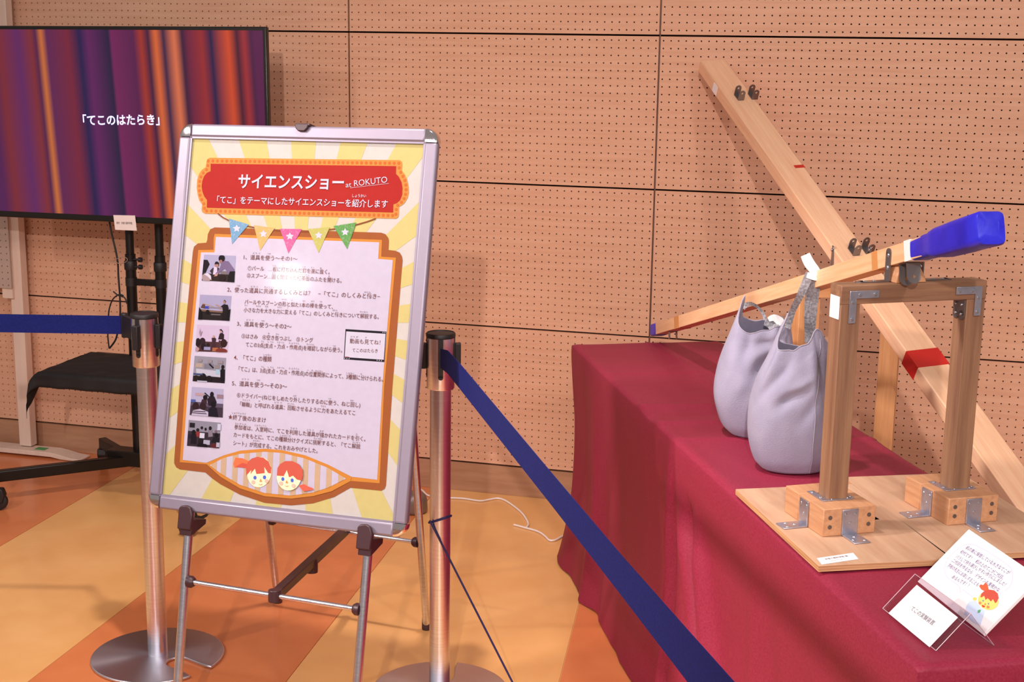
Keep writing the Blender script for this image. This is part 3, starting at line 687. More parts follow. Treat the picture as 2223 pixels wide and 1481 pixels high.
art(npx, [([(920, 790), (950, 740), (1010, 735), (1050, 790), (1095, 830), (1050, 965), (985, 930), (905, 860)], 'C3D6F2'),
          (disc(1000, 718, 18, 16), 'F0CF70'),
          ([(1040, 600), (1055, 585), (1078, 592), (1100, 565), (1118, 590), (1128, 635), (1095, 650), (1060, 632)], 'E8603C'),
          (disc(1125, 735, 96, 82, .35), 'F3D877'),
          ([(1052, 700), (1062, 668), (1090, 645), (1130, 632), (1180, 640), (1212, 668), (1220, 710), (1205, 745), (1190, 758), (1168, 720), (1150, 742), (1120, 712), (1100, 728), (1088, 690), (1060, 705)], 'C8503E'),
          (disc(1078, 735, 8, 8), '7F92A8'), (disc(1127, 762, 8, 8), '7F92A8'), (disc(1048, 755, 13, 13), 'F08A58'), (disc(1122, 792, 13, 13), 'F08A58'),
          ([(1066, 770), (1095, 782), (1090, 795), (1070, 792)], 'D8402A'), ([(1088, 770), (1098, 752), (1102, 775)], 'E8803C'),
          ([(1030, 820), (1055, 815), (1045, 840), (1028, 845)], '4FA86A')], note, z6, .0003, .0001)
# acrylic holder: a bent sheet with a sloping front and a back leg, and the printed card behind it
aL, aB = vv(1.9098, -2.461, TZ), vv(1.990, -2.607, TZ); ax_ = (aB-aL).normalized(); ah = Vector((-ax_.y, ax_.x, 0))
tL = aL + ah*.0535 + UP*.055; fn_ = ax_.cross(tL-aL).normalized()
if fn_.z < 0: fn_ = -fn_
M_acr, N, L, b_ = new_mat('clear_acrylic'); N.remove(b_)
tr_ = N.new('ShaderNodeBsdfTransparent'); tr_.inputs[0].default_value = (.93, .90, .93, 1); gl_ = N.new('ShaderNodeBsdfGlossy'); gl_.inputs['Roughness'].default_value = .04
mxs = N.new('ShaderNodeMixShader'); mxs.inputs[0].default_value = .07; L.new(tr_.outputs[0], mxs.inputs[1]); L.new(gl_.outputs[0], mxs.inputs[2]); L.new(mxs.outputs[0], N['Material Output'].inputs[0])
M_edge = flat('C8A8B4', .2, coat=.5)
hd = thing('card_holder', (aL+aB)/2 + ah*.045, 'small clear acrylic tent holder standing in front of the handwritten note', 'card holder')
wl = (aB-aL).length; th = .002; foot = aL + ah*.098
prof = [aL, tL, foot]
def sheet(p, q, n_, t0):
    n_ = Vector(n_); return [p, q, q-n_*t0, p-n_*t0]
bn_ = ax_.cross(tL-foot).normalized(); bn_ = -bn_ if bn_.dot(ah) < 0 else bn_
mb = MB()
for (p, q, n_) in ((aL, tL, fn_), (tL, foot+UP*0, bn_)):
    s4 = sheet(p, q, n_, th); mb.add(s4+[v+ax_*wl for v in s4], [(0, 1, 2, 3), (7, 6, 5, 4), (0, 4, 5, 1), (1, 5, 6, 2), (2, 6, 7, 3), (3, 7, 4, 0)])
mb.cut = []
bs_ = wbuild(mb, 'bent_sheet', M_acr, hd, smooth=0)
ed = MB()
for a_, b2_ in ((aL, aL+ax_*wl), (tL, tL+ax_*wl), (aL, tL), (aL+ax_*wl, tL+ax_*wl), (tL+ax_*wl, foot+ax_*wl), (foot, foot+ax_*wl)): ed.tube([a_+UP*.0008, b2_+UP*.0008], .0006, 6)
build_each(ed, 'sheet_edge', M_edge, bs_)
def cpx(x, y, e=.0022): return at(x, y, pl=(fn_, aL + fn_*e))
cc_ = [cpx(*z6(*p)) for p in ((205, 850), (465, 590), (840, 888), (580, 1160))]
mbc = MB(); low = [p-fn_*.0006 for p in cc_]; mbc.add(low+cc_, [(0, 1, 2, 3), (4, 5, 6, 7), (0, 1, 5, 4), (1, 2, 6, 5), (2, 3, 7, 6), (3, 0, 4, 7)])
card = wbuild(mbc, 'name_card', M_white, None, smooth=0); tag(card, 'white printed name card resting on the sloping front of the clear acrylic holder', 'card')
text('てこの実験装置', cpx(*z6(418, 800), .0026), cpx(*z6(622, 945), .0026), .0085, fn_, flat('55506A', .6), card)
# ------------------------------------------------------------------ queue barrier posts
def brushed_disc():
    m, N, L, b = new_mat('radially_brushed_steel'); b.inputs['Base Color'].default_value = lin('D4D2DC'); b.inputs['Metallic'].default_value = 1
    b.inputs['Roughness'].default_value = .30; b.inputs['Anisotropic'].default_value = .85
    t = N.new('ShaderNodeTangent'); t.direction_type = 'RADIAL'; t.axis = 'Z'; L.new(t.outputs[0], b.inputs['Tangent']); return m
M_disc = brushed_disc()
def barrier(x, y, facing, notch, label):
    g = thing('queue_barrier', (x, y, 0), label, 'barrier', 'queue barrier posts'); T = Matrix.Translation((x, y, 0)) @ Matrix.Rotation(facing, 4, 'Z')
    # C-shaped base plate: a disc with a rounded slot
    R_, w, r0 = .172, .030, .050; d = math.asin((w+.004)/R_); pts = []
    for k in range(73):
        a = d + (2*PI-2*d)*k/72; pts.append((R_*math.cos(a), R_*math.sin(a)))
    pts += [(R_-.03, -w), (r0+w, -w)] + [(r0+w-w*math.sin(PI*k/10), -w*math.cos(PI*k/10)) for k in range(1, 10)] + [(r0+w, w), (R_-.03, w)]
    Tn = Matrix.Translation((x, y, 0)) @ Matrix.Rotation(notch, 4, 'Z')
    build(MB().prism(pts, .001, .009), 'base_plate', M_disc, g, Tn, bevel=.0025)
    build(MB().lathe([(.0255, 0), (.0255, .79)], 48, Matrix.Translation((0, 0, .009)), cap=False), 'pole', M_steel, g, T.copy())
    build(MB().lathe([(.0265, .789), (.0325, .790), (.0335, .792), (.0335, .916), (.031, .918)], 56), 'post_head', M_steel, g, T.copy())
    cap_ = build(MB().lathe([(.0335, .914), (.0352, .916), (.0352, .923), (.0335, .9255), (.0315, .9255), (.0312, .9240), (.001, .9238)], 48), 'cap', M_black, g, T.copy())
    for k in range(4):
        A = T @ Matrix.Rotation(k*PI/2, 4, 'Z')
        mb = MB(); mb.box((.0320, -.0062, .822), (.0345, .0062, .914)); mb.lathe([(.0062, .0320), (.0062, .0345)], 16, Matrix.Translation((0, 0, .822)) @ Matrix.Rotation(PI/2, 4, 'Y'))
        build(mb, 'belt_slot', M_black, g, A.copy(), bevel=.0006)
    return g, T
def clip(g, T, k, out=.0135, w=.017, z0=.838, z1=.900):
    A = T @ Matrix.Rotation(k*PI/2, 4, 'Z'); return build(MB().box((.0345, -w/2, z0), (.0345+out, w/2, z1)), 'belt_clip', M_black, g, A, bevel=.002)
P1 = Vector((.088, -1.603, 0)); P2 = Vector((.866, -1.590, 0))
va = math.atan2(CAM[1]-P1.y, CAM[0]-P1.x)      # direction towards the viewer
g1, T1 = barrier(P1.x, P1.y, va-math.radians(33), -.37, 'left steel queue barrier post beside the poster board, belt running off to the left')
vb = math.atan2(CAM[1]-P2.y, CAM[0]-P2.x)
g2, T2 = barrier(P2.x, P2.y, vb, math.radians(104), 'right steel queue barrier post, navy belt running from it down to the right')
clip(g1, T1, 0); clip(g1, T1, 1); clip(g2, T2, 1); clip(g2, T2, 3)
def belt(g, pts, zt, zb):
    V = []; n = len(pts)
    for i, p in enumerate(pts):
        a = pts[max(i-1, 0)]; b = pts[min(i+1, n-1)]; t = (b-a); nn2 = Vector((-t.y, t.x, 0)).normalized()*.0006
        zz1 = zt[i] if isinstance(zt, list) else zt; zz0 = zb[i] if isinstance(zb, list) else zb
        V += [Vector((p.x, p.y, zz0))-nn2, Vector((p.x, p.y, zz0))+nn2, Vector((p.x, p.y, zz1))+nn2, Vector((p.x, p.y, zz1))-nn2]
    F = [(0, 1, 2, 3), (4*n-1, 4*n-2, 4*n-3, 4*n-4)]
    for i in range(n-1):
        for k in range(4): F.append((4*i+k, 4*i+4+k, 4*i+4+(k+1) % 4, 4*i+(k+1) % 4))
    return wbuild(MB().add(V, F), 'belt', M_belt, g, smooth=30)
# left belt: fixed to a large holder on the back left of post 1
hl = at(268, 706, Z=.868); hl = Vector((hl.x, hl.y, 0))
mbh = MB(); mbh.lathe([(.0085, .836), (.0095, .838), (.0095, .898), (.0085, .900)], 20); build(mbh, 'belt_holder', M_black, g1, Matrix.Translation(hl + Vector((.004, .0, 0))))
armv = (P1-hl).normalized(); build(MB().box((0, -.006, .842), ((P1-hl).length-.03, .006, .896)), 'holder_arm', M_black, g1, frame(hl, armv, Vector((-armv.y, armv.x, 0))))
e0 = at(0, 702, Z=.868); dl = (Vector((e0.x, e0.y, 0))-hl); n_b = 10
belt(g1, [hl + dl*(k/n_b)*1.9 for k in range(n_b+1)], .8925, .8440)
# middle belt behind the poster board
m0 = P1 + Vector((.052, .012, 0)); m1 = P2 + Vector((-.050, .0, 0))
belt(g1, [m0+(m1-m0)*k/12 for k in range(13)], [.893+.014*math.sin(PI*min(1, k/12))*(k > 6) for k in range(13)], [.844+.010*math.sin(PI*k/12) for k in range(13)])
# front belt running towards the camera on the right
f0_ = P2 + Vector((math.cos(vb), math.sin(vb), 0))*.034
q0 = Vector((f0_.x, f0_.y, .87)); q1 = Vector((1.68, -3.104, .87)); bdv = Vector((q1.x-q0.x, q1.y-q0.y, 0)).normalized(); bpn = (bdv.y, -bdv.x, 0)
tops = []; bots = []; ptsb = []
for x, yt, yb in ((972, 757, 808), (1000, 786, 845), (1200, 1037, 1101), (1350, 1207, 1294), (1495, 1370, 1481), (1594, 1481, 1620)):
    a = at(x, yt, pl=(bpn, q0)); b = at(x, yb, pl=(bpn, q0)); ptsb.append(Vector((a.x, a.y, 0))); tops.append(a.z); bots.append(b.z)
ptsb = [Vector((q0.x, q0.y, 0))] + ptsb; tops = [.893]+tops; bots = [.847]+bots
def smoothf(a): return [a[0]] + [(a[i-1]+a[i]*2+a[i+1])/4 for i in range(1, len(a)-1)] + [a[-1]]
belt(g2, ptsb, smoothf(tops), smoothf(bots))
# thin navy cord tied round post 2
cz = .460; cd = MB(); cd.tube([P2 + Vector((.0275*math.cos(a/12*2*PI), .0275*math.sin(a/12*2*PI), cz+.012*math.sin(a/12*2*PI+2))) for a in range(13)], .0028, 8)
ce = at(1128, 1512, Z=.05); cs = at(933, 1130, Y=P2.y-.026); cd.tube([cs + (ce-cs)*k/10 for k in range(11)], .0026, 8)
tag(wbuild(cd, 'elastic_cord', flat('1C1450', .6), None, smooth=60), 'thin dark navy cord tied to the right barrier post, stretched down to the floor', 'cord')
# ------------------------------------------------------------------ easel and poster board
bc = Vector((.5865, -1.8365, .9745)); br = Vector((.998, -.062, .0125)).normalized(); bn = Vector((-.063, -.969, .238)); bn = (bn - br*bn.dot(br)).normalized(); bu = bn.cross(br).normalized()
if bu.z < 0: bu = -bu
BWd, BHt = .649, .896
MBd = Matrix(((br[0], -bn[0], bu[0], bc[0]), (br[1], -bn[1], bu[1], bc[1]), (br[2], -bn[2], bu[2], bc[2]), (0, 0, 0, 1)))   # local x right, y away, z up
ez = thing('easel', (bc.x, -1.70, 0), 'folding tube easel with dark brown clips carrying the poster board', 'easel')
pf = thing('poster_board', bc - bu*BHt/2, 'silver framed science show poster in Japanese, standing on the tube easel', 'poster')
w_, h_2 = BWd/2, BHt/2; fw = .030
for nm, a, b in (('frame_rail', (-w_+fw, .0, h_2-fw), (w_-fw, .020, h_2)), ('frame_rail', (-w_+fw, .0, -h_2), (w_-fw, .020, -h_2+fw)), ('frame_rail', (-w_, .0, -h_2+fw), (-w_+fw, .020, h_2-fw)), ('frame_rail', (w_-fw, .0, -h_2+fw), (w_, .020, h_2-fw))):
    build(MB().box(a, b), nm, M_alu, pf, MBd.copy(), bevel=.005)
for sx in (-1, 1):
    for sz in (-1, 1):
        pts = [(0, 0), (fw, 0)] + [(fw*math.cos(PI/2*k/14), fw*math.sin(PI/2*k/14)) for k in range(1, 14)] + [(0, fw)]
        mb = MB(); C2 = [(-.021, 1.0), (-.003, 1.0), (-.0005, .93), (.0012, .80)]; n_ = len(pts); vs = []     # domed cap: the arc shrinks towards the front
        for zz, f in C2: vs += [Vector((a*sx*(f if k > 0 else 1), -zz, b*sz*(f if k > 0 else 1))) for k, (a, b) in enumerate(pts)]
        fs = [tuple(range(n_)), tuple(range(3*n_, 4*n_))] + [(r*n_+k, r*n_+(k+1) % n_, (r+1)*n_+(k+1) % n_, (r+1)*n_+k) for r in range(3) for k in range(n_)]
        mb.add(vs, fs)
        build(mb, 'corner_cap', M_chrome, pf, MBd @ Matrix.Translation((sx*(w_-fw), 0, sz*(h_2-fw))), smooth=50)
build(MB().box((-w_+.013, .014, -h_2+.013), (w_-.013, .0215, h_2-.013)), 'backing', flat('B8AEB4', .6), pf, MBd.copy())
SY = .0078
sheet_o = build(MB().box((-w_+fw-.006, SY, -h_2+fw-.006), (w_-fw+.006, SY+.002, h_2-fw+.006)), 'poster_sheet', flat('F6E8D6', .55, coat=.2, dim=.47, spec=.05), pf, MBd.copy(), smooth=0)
lipm = M_alu
for a, b in (((-w_+fw-.001, .003, h_2-fw-.0035), (w_-fw+.001, .0075, h_2-fw+.002)), ((-w_+fw-.001, .003, -h_2+fw-.002), (w_-fw+.001, .0075, -h_2+fw+.0035)), ((-w_+fw-.002, .003, -h_2+fw), (-w_+fw+.0035, .0075, h_2-fw)), ((w_-fw-.0035, .003, -h_2+fw), (w_-fw+.002, .0075, h_2-fw))):
    build(MB().box(a, b), 'inner_lip', lipm, pf, MBd.copy(), smooth=0)
clipm = MB().prism([(-.017, .004), (.017, .004), (.015, -.006), (.008, -.013), (-.008, -.013), (-.015, -.006)], -.004, .004, Matrix.Rotation(PI/2, 4, 'X'))
build(clipm, 'top_clip', M_plastic, ez, MBd @ Matrix.Translation((-.006, -.003, h_2)), bevel=.002)
build(MB().box((-.017, -.006, 0), (.018, .030, .005)), 'top_clip', M_plastic, ez, MBd @ Matrix.Translation((-.004, 0, h_2)), bevel=.001)
def onb(x, y, off=0.0): return at(x, y, pl=(bn, bc + bn*off))
RT = .0105
def tubep(name, a, b, r=RT, mat=None):
    a = Vector(a); b = Vector(b); M = frame(a, (b-a), UP) ; L_ = (b-a).length
    return build(MB().lathe([(r, 0), (r, L_)], 20, Matrix.Rotation(PI/2, 4, 'Y')), name, mat or M_tube, ez, M)
off = -.030
def leg(px0, px1):
    a = onb(*px0, off); b = onb(*px1, off); d = (b-a)/(a.z-b.z); foot = b + d*(b.z-.012); top = a - d*(1.28-a.z)
    tubep('leg', top, foot, RT); build(MB().lathe([(.0125, 0), (.0135, .004), (.0125, .034), (.011, .036)], 20), 'foot_cap', M_plastic, ez, Matrix.Translation((foot.x, foot.y, 0)))
    return lambda z: foot + (top-foot)*((z-foot.z)/(top.z-foot.z))
LF = leg((411, 1134), (386, 1480)); RF = leg((800, 1186), (776, 1480))
def rleg(foot, top):
    tubep('leg', top, foot, RT); build(MB().lathe([(.0125, 0), (.0135, .004), (.0125, .034), (.011, .036)], 20), 'foot_cap', M_plastic, ez, Matrix.Translation((foot.x, foot.y, 0)))
    return lambda z: foot + (top-foot)*((z-foot.z)/(top.z-foot.z))
fr = at(926, 1366, Z=.0); fl_ = at(603, 1308, Z=.0); 
RRg = rleg(Vector((fr.x, fr.y, .012)), Vector((.80, -1.715, 1.27))); RLg = rleg(Vector((fl_.x, fl_.y, .012)), Vector((.375, -1.70, 1.27)))
tubep('hinge_bar', LF(1.27), RF(1.27), .010)
za = .372; zr = .296
def barwith(A, B, r):
    tubep('cross_bar', A, B, r)
    for q, d in ((A, (B-A).normalized()), (B, (A-B).normalized())):
        build(MB().lathe([(.014, 0), (.014, .010), (.010, .016)], 18, Matrix.Rotation(PI/2, 4, 'Y')), 'bar_socket', M_plastic, ez, frame(q + d*.008, d, UP))
barwith(LF(za), RF(za-.004), .0062); barwith(RLg(zr), RRg(zr-.002), .0062)
# brown brace between the two bars
fa = LF(za) + (RF(za-.004)-LF(za))*.515; ra = RLg(zr) + (RRg(zr-.002)-RLg(zr))*.51
bv = (fa-ra); Mb = frame(ra, bv, UP)
build(MB().box((-.012, -.0105, -.011), (bv.length+.012, .0105, .011)), 'brace', M_plastic, ez, Mb, bevel=.002)
build(MB().lathe([(.016, -.016), (.016, .016)], 20, Matrix.Translation((bv.length*.52, 0, 0)) @ Matrix.Rotation(PI/2, 4, 'X')), 'brace_knob', M_plastic, ez, frame(ra-UP*.012, bv, UP), bevel=.002)
build(MB().lathe([(.015, -.014), (.015, .014)], 20, Matrix.Rotation(PI/2, 4, 'X')), 'bar_sleeve', M_plastic, ez, frame(fa, bv, UP), bevel=.002)
# lower clips that hold the board
for (x, y) in ((407, 1121), (795, 1163)):
    c = onb(x, y, 0); Mc_ = Matrix(((br[0], -bn[0], bu[0], c[0]), (br[1], -bn[1], bu[1], c[1]), (br[2], -bn[2], bu[2], c[2]), (0, 0, 0, 1)))
    build(MB().prism([(-.018, -.030), (.017, -.030), (.019, .006), (.013, .021), (.002, .026), (-.012, .024), (-.018, .018)], .002, .012, Matrix.Rotation(PI/2, 4, 'X')), 'board_clip', M_plastic, ez, Mc_, bevel=.003)
    build(MB().prism([(-.0085+.002, -.044), (.055, -.020), (.055, -.008), (-.0085, -.005)], -.014, .018, Matrix(((0, 0, 1, 0), (1, 0, 0, 0), (0, 1, 0, 0), (0, 0, 0, 1)))), 'board_clip', M_plastic, ez, Mc_, bevel=.002)
# ---- the printed poster
SP = bn*(-SY+.0002)
def pp(x, y, e=0): return at(x, y, pl=(bn, bc + SP + bn*(e*3.2+.0002)))
z3 = lambda x, y: (380+x/3.8328, 260+y/3.8328)
z4 = lambda x, y: (380+x/4.275, 520+y/4.275)
z5 = lambda x, y: (360+x/3.97, 840+y/3.97)
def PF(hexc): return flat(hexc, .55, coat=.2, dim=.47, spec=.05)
def poly(pxs, hexc, name, e): return flatpoly([pp(x, y, e) for x, y in pxs], name, PF(hexc), sheet_o)
# sun rays, cut to the sheet
lo_x, hi_x, lo_z, hi_z = -w_+fw, w_-fw, -h_2+fw, h_2-fw
Mi_ = MBd.inverted(); cen = Mi_ @ pp(648, 700)
def cliprect(poly_):
    for ax, lim, sg in ((0, lo_x, 1), (0, hi_x, -1), (1, lo_z, 1), (1, hi_z, -1)):
        out = []
        for i in range(len(poly_)):
            a, b = poly_[i], poly_[(i+1) % len(poly_)]; ia = (a[ax]-lim)*sg >= 0; ib = (b[ax]-lim)*sg >= 0
            if ia: out.append(a)
            if ia != ib: t = (lim-a[ax])/(b[ax]-a[ax]); out.append((a[0]+(b[0]-a[0])*t, a[1]+(b[1]-a[1])*t))
        poly_ = out
        if not poly_: break
    return poly_
nr_ = 21
rays = []
for k in range(nr_):
    a0 = 2*PI*(k+.20)/nr_; a1 = a0 + PI/nr_*1.02
    pl_ = cliprect([(cen.x, cen.z)] + [(cen.x+1.2*math.cos(a0+(a1-a0)*j/2), cen.z+1.2*math.sin(a0+(a1-a0)*j/2)) for j in range(3)])
    if len(pl_) > 2: flatpoly([MBd @ Vector((x, SY-.0003, z)) for x, z in pl_], 'sun_ray', PF('F7E08C'), sheet_o)
def arc(pts, n=6):   # smooth closed outline through given points
    return pts
# title banner
outer = [(262, 350), (268, 328), (290, 316), (1870, 336), (1888, 350), (1892, 372), (1888, 425), (1912, 455), (1932, 500), (1944, 560), (1945, 610), (1935, 650), (1912, 690), (1888, 712), (1864, 724), (1862, 790), (1856, 812), (1838, 824), (250, 782), (228, 770), (220, 745), (226, 706), (202, 670), (188, 625), (180, 560), (184, 500), (200, 450), (222, 418), (254, 396)]
inner = [(296, 366), (1840, 386), (1838, 450), (1862, 475), (1884, 520), (1893, 570), (1890, 625), (1872, 670), (1845, 694), (1816, 704), (1815, 772), (264, 732), (266, 668), (244, 640), (228, 600), (221, 555), (226, 510), (242, 468), (264, 442), (296, 428)]
poly([z3(*p) for p in outer], 'F9A44E', 'banner_border', .0001)
poly([z3(*p) for p in inner], 'D0342C', 'title_banner', .0002)
def resample(pts, n):
    pts = pts + [pts[0]]; d = [0]
    for a, b in zip(pts, pts[1:]): d.append(d[-1]+math.dist(a, b))
    out = []; j = 0
    for k in range(n):
        s = d[-1]*k/n
        while d[j+1] < s: j += 1
        t = (s-d[j])/(d[j+1]-d[j]); out.append((pts[j][0]+(pts[j+1][0]-pts[j][0])*t, pts[j][1]+(pts[j+1][1]-pts[j][1])*t))
    return out
mid = [((o[0]), o[1]) for o in [(275, 342), (1862, 362), (1866, 410), (1882, 448), (1908, 490), (1920, 540), (1922, 590), (1914, 640), (1890, 680), (1850, 712), (1840, 745), (1836, 797), (245, 757), (244, 706), (222, 665), (206, 620), (200, 560), (206, 500), (222, 455), (245, 432), (272, 404)]]
dots = MB()
for p in resample(mid, 106):
    c = pp(*z3(*p), .0002); o = [c + (br*math.cos(2*PI*k/10) + bu*math.sin(2*PI*k/10))*.0036 for k in range(10)]; dots.add(o, [tuple(range(10))])
dd = wbuild(dots, 'border_dots', PF('EE7E3C'), sheet_o, smooth=0, fix=False); dd['kind'] = 'stuff'
# string and pennants
outline([pp(*z3(*p), .0003) for p in ((355, 780), (395, 812), (445, 838), (520, 866), (620, 890), (760, 913), (900, 926), (1090, 930), (1290, 914), (1400, 898), (1510, 874), (1600, 848), (1670, 822))], .0030, bn, 'pennant_string', PF('A85A34'), sheet_o, False)
# content panel
brown = [z3(*p) for p in ((268, 1000), (272, 955), (292, 912), (330, 896), (1715, 940), (1750, 952), (1775, 985), (1780, 1010), (1776, 1084), (1832, 1090), (1868, 1105), (1888, 1138), (1893, 1170))] + [z5(*p) for p in ((1953, 0), (1907, 690), (1897, 850), (1885, 880), (1855, 896), (1590, 870), (1450, 950), (1270, 1005), (1080, 1022), (850, 1000), (640, 930), (470, 840), (400, 790), (340, 738), (120, 712), (90, 695), (72, 660), (72, 630), (118, 0))] + [z4(*p) for p in ((165, 112), (175, 68), (212, 36), (290, 30))]
orange = [z4(357, 96), z3(322, 985), z3(330, 950), z3(1722, 1000), z3(1716, 1140), z3(1838, 1148)] + [z5(1882, 0), z5(1842, 832), z5(1600, 812)] + [z5(*p) for p in ((1430, 900), (1270, 942), (1080, 964), (850, 943), (640, 876), (470, 775), (352, 668), (120, 650), (166, 0))] + [z4(216, 98)]
white = [z4(366, 120), z3(340, 975), z3(1699, 1020), z3(1690, 1158), z3(1812, 1168)] + [z5(1866, 0), z5(1822, 802), z5(1600, 775), z5(1400, 672), z5(1200, 590), z5(1000, 545), z5(850, 533), z5(640, 550), z5(500, 590), z5(350, 655), z5(146, 630), z5(190, 0)] + [z4(240, 120)]
poly(brown, 'BE6A38', 'panel_outline', .0001); poly(orange, 'F9A044', 'panel_outline', .0002); poly(white, 'EFDFEA', 'text_panel', .0003)
for tri, star, c in (([(447, 822), (613, 872), (475, 1035)], (513, 905), '7DB2DC'), ([(655, 877), (828, 902), (708, 1090)], (735, 950), 'F3C073'), ([(872, 907), (1055, 910), (943, 1112)], (955, 970), 'EE66A8'), ([(1105, 908), (1287, 895), (1195, 1108)], (1195, 962), 'D0CC6C'), ([(1317, 885), (1507, 855), (1433, 1078)], (1415, 935), '6AAE5C')):
    c_ = ''.join('%02X' % int(int(c[q:q+2], 16)*.74) for q in (0, 2, 4)); m = noise_mat('crayon_'+c, c_, 'B0A4AC', .5, (1, 1, 1), 260, 3, lo=.52, hi=.95, coat=.2, spec=.05)
    o = flatpoly([pp(*z3(*p), .0005) for p in tri], 'pennant', m, sheet_o)
    flatpoly([pp(*z3(star[0]+(34 if k % 2 == 0 else 17)*math.sin(PI*k/5), star[1]-(34 if k % 2 == 0 else 17)*math.cos(PI*k/5)), .0006) for k in range(10)], 'star', PF('F6EEF2'), sheet_o)
# lens-shaped picture at the foot
lens = [(378, 675), (500, 612), (640, 578), (850, 560), (1000, 570), (1200, 618), (1400, 700), (1552, 792), (1400, 868), (1270, 910), (1080, 938), (850, 915), (640, 845), (470, 745)]
lensO = [(345, 662), (500, 590), (640, 550), (850, 533), (1000, 545), (1200, 590), (1400, 672), (1600, 780), (1590, 812), (1430, 900), (1270, 942), (1080, 964), (850, 943), (640, 876), (470, 775)]
poly([z5(*p) for p in lensO], 'F9A044', 'picture_border', .0004); poly([z5(*p) for p in lens], 'EFE0EC', 'picture', .0005)
def clip_convex(sub, cl):
    ar = sum(cl[i][0]*cl[(i+1) % len(cl)][1]-cl[(i+1) % len(cl)][0]*cl[i][1] for i in range(len(cl))); sg = 1 if ar > 0 else -1
    for i in range(len(cl)):
        (ax, ay), (bx, by) = cl[i], cl[(i+1) % len(cl)]; ins = lambda p: sg*((bx-ax)*(p[1]-ay)-(by-ay)*(p[0]-ax)) >= 0; out = []
        for j in range(len(sub)):
            p, q = sub[j], sub[(j+1) % len(sub)]; ip, iq = ins(p), ins(q)
            if ip: out.append(p)
            if ip != iq:
                d1 = (bx-ax)*(p[1]-ay)-(by-ay)*(p[0]-ax); d2 = (bx-ax)*(q[1]-ay)-(by-ay)*(q[0]-ax); t = d1/(d1-d2); out.append((p[0]+(q[0]-p[0])*t, p[1]+(q[1]-p[1])*t))
        sub = out
        if not sub: break
    return sub
for cx in (418, 500, 600, 698, 800, 900, 1003, 1107, 1208, 1312, 1412, 1515):
    s_ = clip_convex([(cx-18, 500), (cx+28, 500), (cx+6, 1000), (cx-40, 1000)], lens)
    if len(s_) > 2: poly([z5(*p) for p in s_], 'F0C79A', 'stripe', .0006)
def face(shapes):
    art(lambda x, y, e: pp(x, y, e), shapes, sheet_o, z5, .0007, .00006, 'drawing')
HAIR = 'A8402C'; SKIN = 'F6D6AA'
face([([(580, 665), (600, 610), (660, 615), (715, 640), (700, 702), (640, 690), (592, 698)], 'D8582C'), ([(596, 690), (660, 655), (700, 665), (698, 702)], 'A83A28'), (disc(805, 735, 105, 132, .12), SKIN),
      ([(694, 765), (690, 700), (705, 650), (740, 618), (790, 603), (840, 610), (885, 645), (908, 700), (906, 748), (880, 742), (848, 690), (852, 744), (780, 752), (768, 705), (728, 754), (738, 715)], HAIR),
      (disc(768, 783, 14, 17), '3050B0'), (disc(850, 780, 14, 17), '3050B0'), (disc(753, 822, 17, 17), 'EE9C90'), (disc(868, 812, 17, 17), 'EE9C90'), ([(806, 818), (816, 788), (830, 818)], 'DC7A48'), ([(800, 836), (816, 844), (834, 834), (830, 842), (816, 848), (804, 844)], 'B05040'),
      (disc(1062, 770, 106, 125, .12), SKIN), ([(1142, 852), (1190, 838), (1225, 858), (1265, 872), (1268, 888), (1222, 896), (1185, 900)], 'C04A34'),
      ([(957, 765), (962, 700), (985, 665), (1030, 640), (1090, 640), (1145, 665), (1178, 715), (1182, 760), (1172, 808), (1130, 800), (1095, 765), (1062, 780), (1042, 716), (1015, 770)], HAIR),
      (disc(1008, 795, 13, 17), '3050B0'), (disc(1088, 806, 13, 17), '3050B0'), (disc(992, 832, 17, 17), 'EE9C90'), (disc(1100, 852, 17, 17), 'EE9C90'), ([(1030, 830), (1040, 802), (1052, 830)], 'DC7A48'), ([(1026, 850), (1042, 858), (1058, 848), (1054, 857), (1042, 862), (1030, 858)], 'B05040')])
TXT = PF('8A4A40'); WTX = PF('F8F0F6')
def line(zf, body, p0, p1, h, mat=TXT, bold=.004, e=.0006, shear=0.0):
    a = pp(*zf(*p0), e); b = pp(*zf(*p1), e); k = (b-a).length/math.dist(zf(*p0), zf(*p1)); zoom = math.dist(zf(0, 0), zf(1, 0))
    return text(body, a, b, h*zoom*k, bn, mat, sheet_o, bold=bold, shear=shear)
line(z3, 'サイエンスショー', (527, 512), (1405, 522), 112, WTX, .022); line(z3, 'at', (1420, 540), (1467, 536), 52, WTX, .0); line(z3, 'ROKUTO', (1490, 528), (1765, 494), 62, WTX, .0)
outline([pp(*z3(*p), .0006) for p in ((1458, 568), (1620, 548), (1778, 530))], .0007, bn, 'underline', WTX, sheet_o, False)
line(z3, '「てこ」をテーマにしたサイエンスショーを紹介します', (350, 665), (1770, 702), 58, WTX, .012); line(z3, 'しょうかい', (1475, 632), (1590, 634), 26, WTX, .01)
